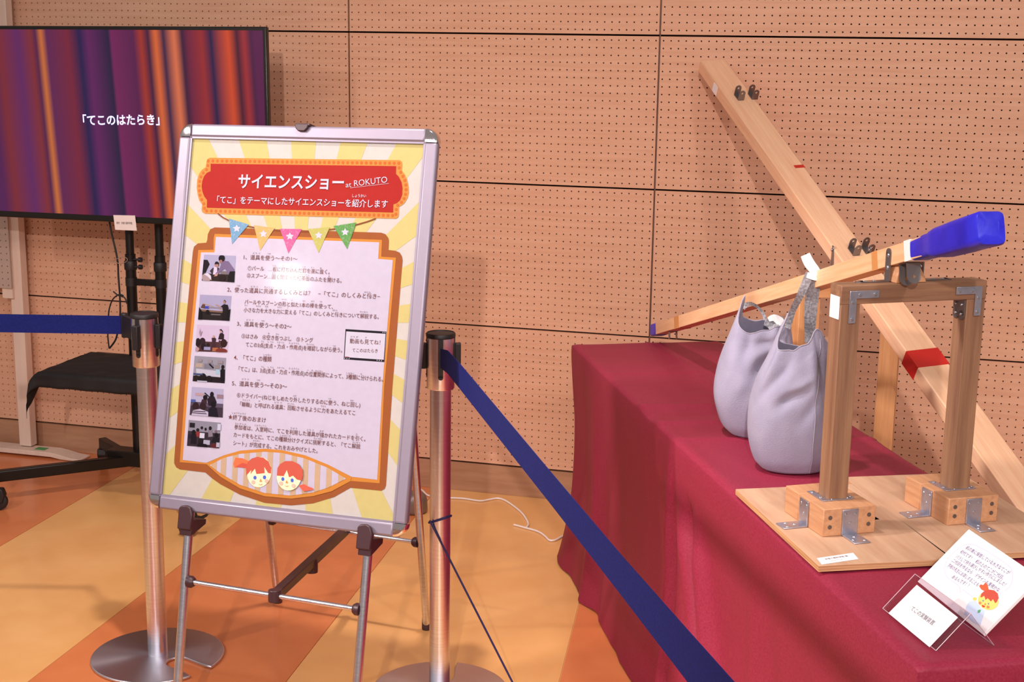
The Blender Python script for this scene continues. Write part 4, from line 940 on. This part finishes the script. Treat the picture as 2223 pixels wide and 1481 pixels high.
for b_2, p0, p1, h in (('1、道具を使う〜その1〜', (637, 163), (1137, 182), 42), ('①バール　…板に打ち込んだ釘を楽に抜く。', (675, 265), (1435, 302), 40), ('②スプーン…固く閉まった紅茶缶のふたを開ける。', (667, 333), (1545, 382), 40),
    ('2、使った道具に共通するしくみとは？　−「てこ」のしくみと働き−', (485, 463), (1900, 530), 44), ('バールやスプーンの形と似た1本の棒を使って、', (645, 578), (1465, 625), 40), ('小さな力を大きな力に変える「てこ」のしくみと働きについて解説する。', (637, 652), (1890, 718), 40),
    ('3、道具を使う〜その2〜', (575, 780), (1080, 810), 42), ('③はさみ　④空き缶つぶし　⑤トング', (617, 895), (1280, 935), 40), ('てこの3点(支点・力点・作用点)を確認しながら使う。', (655, 974), (1550, 1028), 40),
    ('4、「てこ」の種類', (547, 1093), (895, 1112), 44), ('「てこ」は、3点(支点・力点・作用点)の位置関係によって、3種類に分けられる。', (590, 1200), (1930, 1298), 42), ('5、道具を使う〜その3〜', (528, 1333), (1037, 1366), 44),
    ('動画も見てね！', (1622, 942), (1905, 957), 42), ('てこのはたらき', (1645, 1028), (1880, 1035), 34)):
    line(z4, b_2, p0, p1, h)
for b_2, p0, p1, h in (('⑥ドライバー(ねじをしめたり外したりするのに使う、ねじ回し)', (612, 70), (1675, 158), 38), ('「輪軸」と呼ばれる道具：回転させるように力をあたえるてこ', (640, 148), (1632, 225), 38), ('★終了後のおまけ', (537, 258), (862, 288), 40),
    ('参加者は、入室時に、てこを利用した道具が描かれたカードを引く。', (590, 345), (1720, 450), 38), ('カードをもとに、てこの種類分けクイズに挑戦すると、「てこ解説', (583, 412), (1675, 515), 38), ('シート」が完成する。これをおみやげとした。', (580, 483), (1308, 552), 38)):
    line(z5, b_2, p0, p1, h)
RB4 = 'どう ぐ,722,127,790,130;つか,855,131,890,133;いた,908,243,938,245;う,995,246,1010,247;こ,1075,249,1088,250;くぎ,1183,255,1212,257;らく,1262,259,1290,261;ぬ,1345,265,1360,266;かた,902,312,935,314;し,990,316,1003,317;こうちゃかん,1133,325,1248,331;あ,1423,341,1435,342;つか,570,429,605,431;どう ぐ,703,436,770,440;きょうつう,828,441,918,447;はたら,1755,488,1812,491;かたち,990,556,1035,559;に,1080,563,1095,564;ぽん,1183,570,1210,572;ぼう,1262,573,1292,575;つか,1338,577,1365,579;ちい,645,610,672,612;ちから,750,617,795,620;おお,835,621,865,623;ちから,948,628,990,631;か,1040,634,1052,635;はたら,1462,656,1505,659;かいせつ,1715,670,1785,675;どう ぐ,663,745,728,749;つか,797,754,830,757;あ,863,872,875,873;かん,935,878,965,880;てん,797,945,825,947;し てん,860,949,915,952;りき てん,948,954,1015,957;さ ようてん,1055,961,1152,967;かくにん,1220,971,1290,976;つか,1463,988,1492,990;しゅるい,820,1068,892,1072;てん,797,1181,825,1183;し てん,860,1185,915,1188;りき てん,948,1190,1015,1193;さ ようてん,1055,1196,1152,1202;い,1225,1213,1237,1214;ち,1265,1216,1280,1217;かんけい,1300,1219,1370,1224;しゅるい,1590,1238,1660,1244;わ,1720,1249,1735,1250;どう ぐ,620,1295,685,1299;つか,755,1304,790,1307;どう が,1630,902,1700,906;み,1765,910,1778,911'
RB5 = 'はず,1098,77,1125,79;つか,1398,102,1425,104;まわ,1590,117,1617,119;りんじく,662,112,725,116;よ,798,121,812,122;どう ぐ,935,134,1000,138;かいてん,1047,145,1107,150;ちから,1337,165,1378,169;しゅうりょうご,570,223,690,233;さん か しゃ,595,315,690,322;にゅうしつ と,765,330,865,337;りよう,1075,355,1130,360;どう ぐ,1215,370,1275,375;えが,1325,380,1360,383;ひ,1638,408,1650,409;しゅるい わ,985,417,1075,424;ちょうせん,1275,443,1350,450;かんせい,750,463,810,468;かいせつ,1608,476,1672,481'
for zf, S_ in ((z4, RB4), (z5, RB5)):
    for it in S_.split(';'):
        b_2, *c = it.split(','); c = [float(v) for v in c]; line(zf, b_2, (c[0], c[1]), (c[2], c[3]), 15 if zf is z4 else 14, bold=.0)
# the small video window
vb_ = [(1582, 832), (1962, 855), (1942, 1138), (1565, 1112)]
poly([z4(*p) for p in vb_], '2A2428', 'video_window', .0004); poly([z4(*p) for p in ((1589, 853), (1954, 876), (1937, 1117), (1574, 1092))], 'F4E8F0', 'video_picture', .0005)
poly([z4(*p) for p in ((1578, 1086), (1615, 1089), (1615, 1093), (1578, 1090))], 'D03030', 'progress_mark', .0006)
for x, y in ((1575, 1103), (1595, 1105), (1615, 1107), (1875, 1122), (1895, 1124), (1915, 1126), (1930, 862), (1948, 863)): poly([z4(x+a, y+b) for a, b in ((-4, -4), (4, -4), (4, 4), (-4, 4))], 'E8E0E8', 'player_button', .0006)
# six photo prints
def photo(zf, q, shapes, hexbg):
    q = [zf(*p) for p in q]
    def uv(u, v):
        a = [q[0][i]*(1-u)+q[1][i]*u for i in (0, 1)]; b = [q[3][i]*(1-u)+q[2][i]*u for i in (0, 1)]; return (a[0]*(1-v)+b[0]*v, a[1]*(1-v)+b[1]*v)
    o = poly(q, hexbg, 'photo_print', .0004)
    mats = []; mb = MB()
    for i, (pts, c) in enumerate(shapes):
        if len(pts) == 4 and not isinstance(pts[0], tuple): pts = disc(*pts, n=14)
        pts = [(min(1, max(0, a)), min(1, max(0, b))) for a, b in pts]
        mm = PF(c)
        if mm not in mats: mats.append(mm)
        mb.mi = mats.index(mm); mb.add([pp(*uv(a, b), .0005+i*.00002) for a, b in pts], [tuple(range(len(pts)))])
    mb.cut = []
    if len(mats) == 1: mats.append(mats[0])
    wbuild(mb, 'photo_picture', mats, sheet_o, smooth=0, fix=False)
R4 = lambda a, b, c, d: [(a, b), (c, b), (c, d), (a, d)]
photo(z4, [(270, 140), (565, 152), (550, 398), (247, 380)], [(R4(0, .72, 1, 1), '3A2A26'), (R4(.55, .6, 1, .72), '8C7A78'), ([(.0, .2), (.12, .2), (.2, .36), (.14, .55), (.1, .7), (0, .72)], '2A2024'), ([(.22, .62), (.3, .5), (.42, .44), (.5, .5), (.52, .7), (.3, .74)], '4A3A44'), ([(.34, .45), (.44, .45), (.46, .75), (.33, .75)], 'F0DCEA'), ] + [((.42, .36, .065, .11), 'C88E7E'), ([(.35, .36), (.37, .26), (.43, .24), (.49, .3), (.49, .44), (.46, .34)], '2A2024'), ([(.56, .3), (.62, .2), (.78, .22), (.98, .52), (.98, .68), (.82, .72), (.68, .5), (.5, .68), (.42, .78), (.4, .72), (.52, .5)], '8C7494'), ([(.84, .6), (1, .58), (1, 1), (.8, 1), (.8, .8)], '1E161A'), ((.56, .12, .10, .14), '221A1E'), ((.54, .24, .05, .07), 'B07C6E'), ((.14, .88, .15, .17), 'BFA29E'), ([(.05, .76), (.16, .70), (.26, .80), (.3, .97), (.16, .82)], 'F4E4EC'), ((.62, .86, .10, .13), '30201E'), ([(.42, .72), (.5, .66), (.46, .8), (.36, .82)], 'D8A08E')], 'C6BCD4')
photo(z4, [(232, 512), (525, 525), (505, 755), (213, 743)], [(R4(0, .62, 1, 1), '2C2220'), ([(0, .58), (.9, .64), (.9, .70), (0, .66)], '8A6650'), ([(.1, .33), (.75, .55), (.75, .58), (.1, .36)], 'C8A080'), ([(.05, .52), (.1, .38), (.18, .38), (.2, .56)], '6A4A3C'), (R4(.18, .45, .32, .55), '4848B0'), (R4(.3, .48, .8, .52), '9A8E9A'), ([(.68, .44), (.78, .34), (.9, .36), (.94, .5), (.92, .7), (.9, 1), (.74, 1), (.76, .6), (.74, .48)], '221A1A'), ((.79, .25, .04, .07), 'C0907C'), ([(.75, .22), (.79, .16), (.83, .22), (.83, .28), (.8, .2)], '1C1416'), ([(.5, .38), (.56, .36), (.7, .46), (.69, .5)], 'C8988A'), ((.28, .68, .06, .09), '1C1414'), (R4(.4, .75, .7, .8), '7A6A6A'), ([(.88, .6), (1, .52), (1, 1), (.9, 1)], '1A1214'), ([(0, .5), (.1, .66), (.12, 1), (0, 1)], '1A1416')], 'BDB2CC')
photo(z4, [(205, 790), (500, 805), (490, 1048), (187, 1038)], [(R4(.05, .62, .75, 1), '5A3434'), ([(.68, .52), (.72, .3), (.78, .26), (.86, .32), (.86, .52)], '38242A'), ((.75, .20, .035, .06), 'D8A898'), ([(.70, .16), (.76, .12), (.82, .2), (.82, .34), (.79, .2)], '241A20'), ([(.5, .66), (.48, .48), (.56, .44), (.62, .5), (.6, .86), (.5, .86)], '4A2E34'), ((.54, .42, .035, .05), 'D8A898'), ([(.7, .55), (.98, .6), (.96, .72), (.8, .85), (.7, .8)], '5A3C3C'), ((.86, .66, .10, .16), '3A1E1E'), ((.2, .62, .09, .14), '382228'), ((.06, .66, .08, .16), '2C1C20'), ((.24, .82, .08, .12), '2A1A1E'), ((.38, .74, .05, .07), '2A2026'), (R4(.26, .82, .46, .94), 'A8A0C0'), (R4(.52, .84, .7, .98), 'C07044'), ((.8, .95, .18, .1), '8A3A30'), ((.05, .92, .07, .08), 'C8A0A0'), ([(.08, .3), (.1, .12), (.12, .3), (.18, .22), (.13, .44)], 'B898A0')], 'E8CCE0')
photo(z4, [(182, 1080), (475, 1100), (460, 1335), (163, 1315)], [(R4(0, .78, 1, 1), '2A1E20'), ([(.08, .5), (.86, .54), (.86, .78), (.1, .72)], 'D8D2D8'), (R4(.06, .28, .28, .44), 'C8AE9A'), (R4(.32, .28, .62, .46), '8E8690'), ([(.5, .26), (.64, .42), (.6, .45), (.46, .3)], '1E181C'), (R4(.66, .3, .8, .44), 'A09088'), (R4(.7, .48, .82, .66), 'B4D4DC'), ([(.84, .52), (.88, .42), (.98, .46), (1, .9), (.86, .9)], '1E181C'), ((.91, .36, .05, .08), '201A1E'), ((.31, .80, .10, .14), '221A1C'), ((.51, .86, .09, .12), '241A1C'), ((.1, .88, .1, .12), '2C1E1C'), (R4(.0, .68, .3, .74), '4A5478'), (R4(.14, .96, .45, 1), 'D8D4E0'), (R4(.12, .12, .24, .22), 'A89898'), (R4(.42, .12, .56, .24), 'A89898'), (R4(.74, .12, .9, .24), 'A89898')], 'A8A0A8')
photo(z5, [(225, 0), (497, 20), (490, 265), (205, 242)], [(R4(0, .52, 1, .66), '6A5A6A'), (R4(0, .66, 1, 1), '4A3A44'), (R4(.12, .2, .4, .3), 'D0A8A8'), ([(.42, .16), (.58, .3), (.56, .33), (.40, .2)], '2A2024'), (R4(.8, .2, 1, .34), 'A88890'), ([(.55, .62), (.5, .4), (.58, .28), (.72, .28), (.8, .48), (.74, .62)], '30202A'), ((.64, .22, .06, .1), '241A20'), ([(.3, .62), (.34, .42), (.48, .36), (.5, .5), (.44, .66)], '4A2C34'), ((.44, .34, .07, .09), '1E161A'), ((.16, .68, .10, .15), '3A2226'), ((.38, .66, .10, .13), '3A2226'), ([(.05, 1), (.1, .82), (.3, .76), (.55, .84), (.6, 1)], 'D8C8D8'), ([(.08, .9), (.5, .9), (.52, .93), (.08, .93)], '4A3A48'), ([(.1, .84), (.46, .83), (.48, .86), (.1, .87)], '4A3A48'), ([(.56, 1), (.56, .74), (.66, .64), (.8, .68), (.86, 1)], '241C28'), ((.70, .56, .08, .11), '1C161C'), (R4(0, .44, .14, .54), '5868A8')], 'CABFD6')
photo(z5, [(197, 285), (475, 310), (460, 530), (182, 508)], [(R4(0, .42, 1, 1), '3E3238'), (R4(.04, .1, .2, .28), '28242A'), ((.3, .36, .05, .07), '2A2024'), ([(.24, .52), (.26, .42), (.36, .42), (.36, .62), (.26, .62)], 'A03A38'), ((.42, .26, .04, .06), '2A2024'), ((.54, .3, .035, .06), '2A2024'), ([(.64, .6), (.62, .32), (.68, .2), (.74, .3), (.78, .56)], '9A8890'), ((.68, .25, .045, .08), '221A1E'), ((.86, .36, .04, .06), '8A6A70'), (R4(.37, .46, .52, .66), 'F0E8F2'), ((.18, .46, .06, .1), '1E181C'), ([(.1, .9), (.12, .52), (.26, .52), (.28, .9)], '221A22'), ((.06, .62, .05, .08), '2A2638'), ((.42, .78, .09, .12), '2A2022'), (R4(.5, .72, .7, .9), 'C8C0CC'), ([(.3, 1), (.34, .86), (.6, .88), (.62, 1)], '1E181C'), ((.88, .5, .06, .09), '1E181C'), ([(.74, .78), (.8, .58), (.98, .6), (1, .78)], '241E26'), ((.84, .92, .12, .1), '6A2A2C'), (R4(.9, .78, 1, .96), 'D0C4D0'), (R4(.9, .05, 1, .3), 'E4E0EC')], 'A39AA4')
# ------------------------------------------------------------------ television on its wheeled stand
tc = Vector((-.675, -.389, 1.311)); TW, TH = 1.135, .664
tcx = -.675 + 1.098/2 - TW/2; tva = -.017
tv = thing('television', (tcx, -.36, 1.311-TH/2), 'large flat television showing a purple and orange curtain with a Japanese title', 'television')
MT = Matrix.Translation((tcx, tc.y, tc.z)) @ Matrix.Rotation(tva, 4, 'Z') @ Matrix.Rotation(-.006, 4, 'Y')
bz = .012
build(MB().box((-TW/2, .0, -TH/2), (TW/2, .022, TH/2)), 'bezel', flat('17130F', .32), tv, MT.copy(), bevel=.004)
build(MB().box((-TW/2+.06, .022, -TH/2+.05), (TW/2-.06, .055, TH/2-.12)), 'back_cover', M_black, tv, MT.copy(), bevel=.01)
sm_, N, L, b_ = new_mat('lit_screen'); 
tcn = N.new('ShaderNodeTexCoord'); sx_ = N.new('ShaderNodeSeparateXYZ'); L.new(tcn.outputs['Generated'], sx_.inputs[0])
ma = N.new('ShaderNodeMath'); ma.operation = 'MULTIPLY_ADD'; ma.inputs[1].default_value = .030; L.new(sx_.outputs[2], ma.inputs[0]); L.new(sx_.outputs[0], ma.inputs[2])
rp = N.new('ShaderNodeValToRGB'); st = [(-40, '5A1858'), (30, '8A2834'), (150, '6A2468'), (235, '8E2C34'), (268, '58184E'), (300, 'E07838'), (335, '682058'), (470, '84203C'), (545, '181050'), (600, '6A1C62'), (732, '1E1040'), (748, '7E1E5E'), (890, '601450'), (938, 'B43424'), (985, '380A40'), (1032, 'F47034'), (1082, '1E1048'), (1150, 'F47C50'), (1200, '34083C'), (1240, '7C1A40'), (1325, 'A8282C'), (1385, '120A4A'), (1495, 'E85022'), (1550, '40002E'), (1595, 'B02A30'), (1640, '4A0842'), (1690, '600A4C')]
xL = -TW/2+bz; u0 = 0
els = rp.color_ramp.elements
def scr_u(zx):    # crop x -> 0..1 across the screen
    p = MT.inverted() @ at(zx/2.9614, 203, pl=((math.sin(tva), -math.cos(tva), 0), MT @ Vector((0, -.0012, 0)))); return (p.x+TW/2-bz)/(TW-2*bz)
for i, (zx, c) in enumerate(st):
    u = max(0, min(1, scr_u(zx)+.0195))
    e = els[0] if i == 0 else (els[1] if i == 1 else els.new(u)); e.position = u; e.color = lin(c)
L.new(ma.outputs[0], rp.inputs[0]); b_.inputs['Base Color'].default_value = (.01, .01, .012, 1); b_.inputs['Roughness'].default_value = .25
L.new(rp.outputs[0], b_.inputs['Emission Color']); b_.inputs['Emission Strength'].default_value = .72
scr = build(MB().box((-TW/2+bz, -.0012, -TH/2+.022), (TW/2-bz, .001, TH/2-bz)), 'screen', sm_, tv, MT.copy(), smooth=0)
def tpx(x, y): return at(x, y, pl=((math.sin(tva), -math.cos(tva), 0), MT @ Vector((0, -.0018, 0))))
ta, tb = tpx(180, 261), tpx(346, 260)
text('「てこのはたらき」', ta, tb, .036, (math.sin(tva), -math.cos(tva), 0), flat('C8CCFF', .5, emit=.95), scr, bold=.025)
# paper tag hanging at the lower edge of the screen
tq = [(246, 467), (293, 468), (297, 501), (250, 499)]; pl_t = ((math.sin(tva), -math.cos(tva), 0), MT @ Vector((0, -.004, 0)))
tg = [at(x, y, pl=pl_t) for x, y in tq]; mb = MB(); bk = [p+Vector((0, .0008, 0)) for p in tg]; mb.add(tg+bk, [(0, 1, 2, 3), (7, 6, 5, 4), (0, 4, 5, 1), (1, 5, 6, 2), (2, 6, 7, 3), (3, 7, 4, 0)])
tgo = wbuild(mb, 'paper_label', flat('F0E0DC', .6), None, smooth=0); tag(tgo, 'small white paper label hanging on the lower edge of the television', 'label')
text('制作：多摩六都科学館', at(253, 484, pl=(pl_t[0], pl_t[1]+Vector((0, -.0006, 0)))), at(287, 485, pl=(pl_t[0], pl_t[1]+Vector((0, -.0006, 0)))), .009, pl_t[0], INK, tgo)
cY = -.30
cx1 = at(283, 560, Y=cY).x; cx2 = at(347, 560, Y=cY).x
ct = thing('television_stand', ((cx1+cx2)/2, cY, 0), 'black wheeled television stand with two columns and a low shelf', 'stand')
for cx in (cx1, cx2):
    build(MB().lathe([(.0145, .0), (.0145, .80)], 24, Matrix.Translation((cx, cY, .75))), 'inner_column', M_blackm, ct)
    build(MB().lathe([(.0185, 0), (.0185, .755)], 24, Matrix.Translation((cx, cY, .10))), 'column', M_blackm, ct)
    build(MB().lathe([(.0215, 0), (.0225, .003), (.0225, .028), (.0205, .032)], 24, Matrix.Translation((cx, cY, .800))), 'collar', M_black, ct)
    build(MB().lathe([(.0205, 0), (.0205, .030)], 24, Matrix.Translation((cx, cY, .742))), 'collar', M_black, ct)
for z in (.812, .838):
    build(MB().lathe([(.004, 0), (.004, .020), (.009, .021), (.0085, .032)], 14, Matrix.Rotation(PI/2, 4, 'Y')), 'clamp_screw', M_black, ct, Matrix.Translation((cx1+.016, cY-.006, z)))
build(MB().box((cx1+.015, cY-.006, .745), (cx2-.015, cY+.006, .768)), 'tie_bar', M_blackm, ct, bevel=.002)
build(MB().box((cx1-.10, cY+.00, 1.12), (cx2+.10, cY+.012, 1.52)), 'mount_plate', M_blackm, ct)
for z in (1.2, 1.44): build(MB().box((cx1-.14, cY-.034, z-.015), (cx2+.14, cY, z+.015)), 'mount_rail', M_blackm, ct)
def pbar(a, b, w, h, name, bev=.004):
    a = Vector(a); b = Vector(b); M = frame(a, b-a, UP.cross(b-a)); zsgn = 1 if M.col[2].z > 0 else -1
    return build(MB().box((0, -w/2, -h/2), ((b-a).length, w/2, h/2)), name, M_blackm, ct, M, bevel=bev)
mx_ = (cx1+cx2)/2
lA = at(262, 1002, Z=.10); lB = at(0, 1033, Z=.10); lend = Vector((-1.05, -.70, .10)); lend = lB + (lB-lA).normalized()*.02
pbar(lA + (lA-lB).normalized()*.06, lend, .030, .040, 'leg'); 
pbar((cx1-.10, cY-.02, .112), (cx2+.10, cY-.02, .112), .07, .055, 'base_bar')
rc = at(415, 1165, Z=0); pbar((cx2+.03, cY-.04, .10), (rc.x, rc.y+.02, .10), .030, .040, 'leg')
def caster(x, y, ang, lever=True):
    M = Matrix.Translation((x, y, 0)) @ Matrix.Rotation(ang, 4, 'Z')
    fk = build(MB().prism([(-.022, .030), (.006, .022), (.026, .055), (.022, .078), (-.022, .078), (-.030, .055)], -.017, .017, M_ := Matrix.Rotation(PI/2, 4, 'X')), 'caster_fork', M_black, ct, M.copy(), bevel=.004)
    wl_ = build(MB().lathe([(.010, -.011), (.024, -.011), (.029, -.008), (.030, 0), (.029, .008), (.024, .011), (.010, .011)], 28, Matrix.Translation((-.006, 0, .0305)) @ Matrix.Rotation(PI/2, 4, 'X')), 'wheel', M_black, fk, M.copy())
    if lever: build(MB().prism([(.018, .060), (.040, .060), (.062, .074), (.062, .080), (.036, .068), (.018, .072)], -.012, .012, Matrix.Rotation(PI/2, 4, 'X')), 'brake_lever', M_black, fk, M.copy(), bevel=.002)
caster(rc.x-.004, rc.y, math.radians(12)); lc = at(2, 1108, Z=0); caster(lc.x-.012, lc.y, math.radians(200), False)
for sx in (-1, 1): pbar((mx_+sx*.1, cY+.0, .10), (mx_+sx*.30, cY+.15, .10), .03, .04, 'rear_leg'); caster(mx_+sx*.30, cY+.15, 1.2*sx, False)
sz = .488; x0s, x1s, y0s = -.885, -.40, -.645
build(MB().box((x0s+.005, y0s+.005, sz-.022), (x1s, cY+.02, sz-.002)), 'shelf', M_blackm, ct, bevel=.003)
# black cloth over the shelf, the left front corner hanging
V = []; wx = x1s-x0s; dy = (cY-.01)-y0s; nxg, nyg = 48, 34
for i in range(nxg+1):
    for j in range(nyg+1):
        a = -.135 + i*(wx+.155)/nxg; b = -.052 + j*(dy+.052)/nyg    # metres of cloth to the right of / behind the shelf corner
        ha = max(0, -a); hb_ = max(0, -b)
        keep = max(0.0, 1-max(0, b)/.17)                             # the left overhang tapers away towards the back
        ha *= keep
        x = x0s + max(a, 0) - (.050*min(1, ha/.05)*(1-.3*keep)) ; y = y0s + max(b, 0) - .004*(hb_ > 0)
        z = sz + .002 - hb_ - max(0, ha-.035)*1.0 - min(ha, .035)*.55
        if ha > 0 and hb_ > 0: y -= .018*min(1, ha*hb_*300); z += .01*min(1, ha*hb_*300)
        z += .0025*noise.noise(Vector((a*20, b*20, 2))); y += .004*math.sin(a*60)*(hb_/.052)
        V.append((x, y, z))
F = [(i*(nyg+1)+j, (i+1)*(nyg+1)+j, (i+1)*(nyg+1)+j+1, i*(nyg+1)+j+1) for i in range(nxg) for j in range(nyg)]
M_blk = noise_mat('black_cloth', '110D0F', '171214', .8, (1, 1, 1), 120, 3, .2, 300)
sc_o = wbuild(MB().add(V, F), 'shelf_cloth', M_blk, None, smooth=60); sc_o.modifiers.new('thick', 'SOLIDIFY').thickness = .0015
tag(sc_o, 'black cloth laid over the shelf of the television stand, one corner hanging down', 'cloth')
# cables
def cable(name, pxs, D, r, mat, label, cat, sub=8):
    pts = [Vector(at(x, y, Y=d)) if d < 0 else Vector(at(x, y, Z=d)) for (x, y), d in zip(pxs, D)]; out = []
    for i in range(len(pts)-1):
        p0, p1, p2, p3 = pts[max(i-1, 0)], pts[i], pts[i+1], pts[min(i+2, len(pts)-1)]
        for k in range(sub):
            t = k/sub; out.append(.5*((2*p1)+(p2-p0)*t+(2*p0-5*p1+4*p2-p3)*t*t+(-p0+3*p1-3*p2+p3)*t**3))
    out.append(pts[-1]); return tag(wbuild(MB().tube(out, r, 8), name, mat, None, smooth=60), label, cat)
y_c = [-.33]*20
cable('power_cable', [(237, 478), (243, 510), (252, 548), (256, 575), (257, 600), (260, 640), (261, 680), (258, 700), (252, 735), (238, 756)], y_c, .0034, M_black, 'black power cable hanging under the television beside the stand column', 'cable')
cable('signal_cable', [(246, 633), (256, 641), (270, 646), (276, 660)], y_c, .0026, M_black, 'short black cable end curling at the television stand column', 'cable')
cable('looped_cable', [(268, 642), (258, 640), (245, 650), (237, 672), (235, 700), (234, 728), (237, 757)], y_c, .0026, M_black, 'black cable loop hanging down behind the left belt to the cloth shelf', 'cable')
cable('wire_tie', [(240, 567), (252, 570), (262, 573), (274, 568), (276, 562), (268, 558), (254, 562), (245, 568)], [-.34]*8, .0012, flat('B89888', .4, .5), 'thin twisted wire tie round the cables under the television', 'wire')
cable('thin_cable', [(122, 836), (132, 843), (150, 843), (165, 838)], [-.60]*4, .0025, M_black, 'thin black cable drooping below the cloth covered shelf', 'cable')
# ------------------------------------------------------------------ white perforated display stand at the far left
ps = thing('partition_stand', (-1.42, -.10, 0), 'white wooden stand with a grey perforated board at the far left wall', 'stand')
yp = -.075
pa = at(30, 475, Y=yp); pb = at(46, 930, Y=yp); pxm = (pa.x+pb.x)/2-.003; pw = .052
build(MB().box((-pw/2+.006, -.0, .03), (pw/2+.006, .040, 1.95)), 'post', M_pinkw, ps, Matrix.Translation((pxm, yp-.0, 0)), bevel=.002)
build(MB().box((-pw/2-.010, -.012, .62), (pw/2-.016, 0, 1.95)), 'batten', M_pinkw, ps, Matrix.Translation((pxm-.012, yp, 0)), bevel=.001)
ft = MB(); N_ = 20; up_ = []; dn_ = []
for k in range(N_+1):
    x = -1.95 + (1.95-1.083)*k/N_; zz = .026 if x < -1.20 else .026 - .018*min(1, (x+1.20)/.09)
    up_.append((x, zz)); dn_.append((x, max(.001, zz-.018)))
ft.prism(up_+dn_[::-1], .0, .075, Matrix(((1, 0, 0, 0), (0, 0, -1, 0), (0, 1, 0, 0), (0, 0, 0, 1))))
build(ft, 'foot_board', M_pinkw, ps, Matrix.Translation((0, -.040, 0)), bevel=.002)
gl = [at(x, y, Y=-.1) for x, y in ((60, 956), (89, 958), (84, 952), (70, 950))]
build(MB().box((-.023, -.016, 0), (.023, .016, .0006)), 'green_sticker', flat('4E9A5C', .5), ps, Matrix.Translation((-1.275, -.078, .0265)), smooth=0)
# the perforated board: real holes
def board_mesh():
    V = []; F = []; p = .0245; nx_, nz_ = 12, 54; oc = [(math.cos(PI/4*k), math.sin(PI/4*k)) for k in range(8)]
    for i in range(nx_):
        for j in range(nz_):
            x0, x1, z0, z1 = i*p, (i+1)*p, j*p, (j+1)*p; cx, cz = (i+.5)*p, (j+.5)*p; o = len(V)
            V += [(a, 0, b) for a, b in ((x1, cz), (x1, z1), (cx, z1), (x0, z1), (x0, cz), (x0, z0), (cx, z0), (x1, z0))] + [(cx+.0027*c, 0, cz+.0027*s) for c, s in oc] + [(cx+.0027*c, .004, cz+.0027*s) for c, s in oc]
            for k in range(8):
                q = (k+1) % 8; F.append((o+k, o+8+k, o+8+q, o+q)); F.append((o+8+k, o+16+k, o+16+q, o+8+q))
    W_, H_ = nx_*p, nz_*p; o = len(V); V += [(0, 0, 0), (W_, 0, 0), (W_, 0, H_), (0, 0, H_), (0, .008, 0), (W_, .008, 0), (W_, .008, H_), (0, .008, H_)]
    F += [(o, o+1, o+5, o+4), (o+1, o+2, o+6, o+5), (o+2, o+3, o+7, o+6), (o+3, o, o+4, o+7)]
    mb = MB(); mb.v = [Vector(v) for v in V]; mb.f = [list(f) for f in F]; mb.m = [0]*len(F); return mb, W_
pbm, pbw = board_mesh(); pe = at(25, 627, Y=-.095)
M_pb = noise_mat('grey_pegboard', 'B39C90', 'BEA79B', .6, (1, 1, 1), 8, 4)
pbo = build(pbm, 'perforated_board', M_pb, ps, Matrix.Translation((pe.x-pbw, -.095, pe.z)), smooth=0)
build(MB().box((.0, .0082, 0), (pbw, .0090, 54*.0245)), 'board_backing', M_back, pbo, WM[pbo.name].copy(), smooth=0)
# ------------------------------------------------------------------ small things on the floor
z7 = lambda x, y: (550+x/3.1757, 1060+y/3.1757)
c1p = [(893, 1045), (907, 1058), (918, 1066), (930, 1076), (960, 1081)] + [z7(*p) for p in ((1365, 68), (1450, 72), (1560, 88), (1620, 80), (1680, 70), (1730, 82), (1790, 120), (1850, 170), (1885, 220), (1895, 252), (1882, 270))]
cable('white_cord', c1p, [.004]*len(c1p), .0034, M_cord, 'white cord curving along the floor from behind the poster board', 'cord')
c2p = [z7(*p) for p in ((1797, 252), (1870, 272), (1960, 298), (2010, 330), (2040, 358), (2080, 358), (2130, 332), (2175, 318), (2240, 300))]
cable('white_cord', c2p, [.0042]*len(c2p), .0034, M_cord, 'short white cord running under the maroon cloth', 'cord')
dm = at(897, 1118, Z=0)
dome = build(MB().lathe([(.035, 0), (.042, .004), (.045, .012), (.044, .045), (.038, .062), (.022, .073), (.001, .077)], 36), 'floor_dome', noise_mat('grey_metal', '7A6E68', '8E827A', .4, (1, 1, 1), 6, 3, metal=.6), None, Matrix.Translation((dm.x-.005, dm.y+.03, 0)))
tag(dome, 'small rounded grey metal object on the floor half hidden behind the poster board', 'cap')
bp_ = at(1232, 1146, Z=0)
pg = build(MB().box((-.012, -.02, 0), (.02, .02, .024)), 'plug', flat('8FA0B8', .4), None, Matrix.Translation((bp_.x+.022, bp_.y, .0)), bevel=.003)
tag(pg, 'small bluish plug on the floor at the edge of the maroon cloth', 'plug')
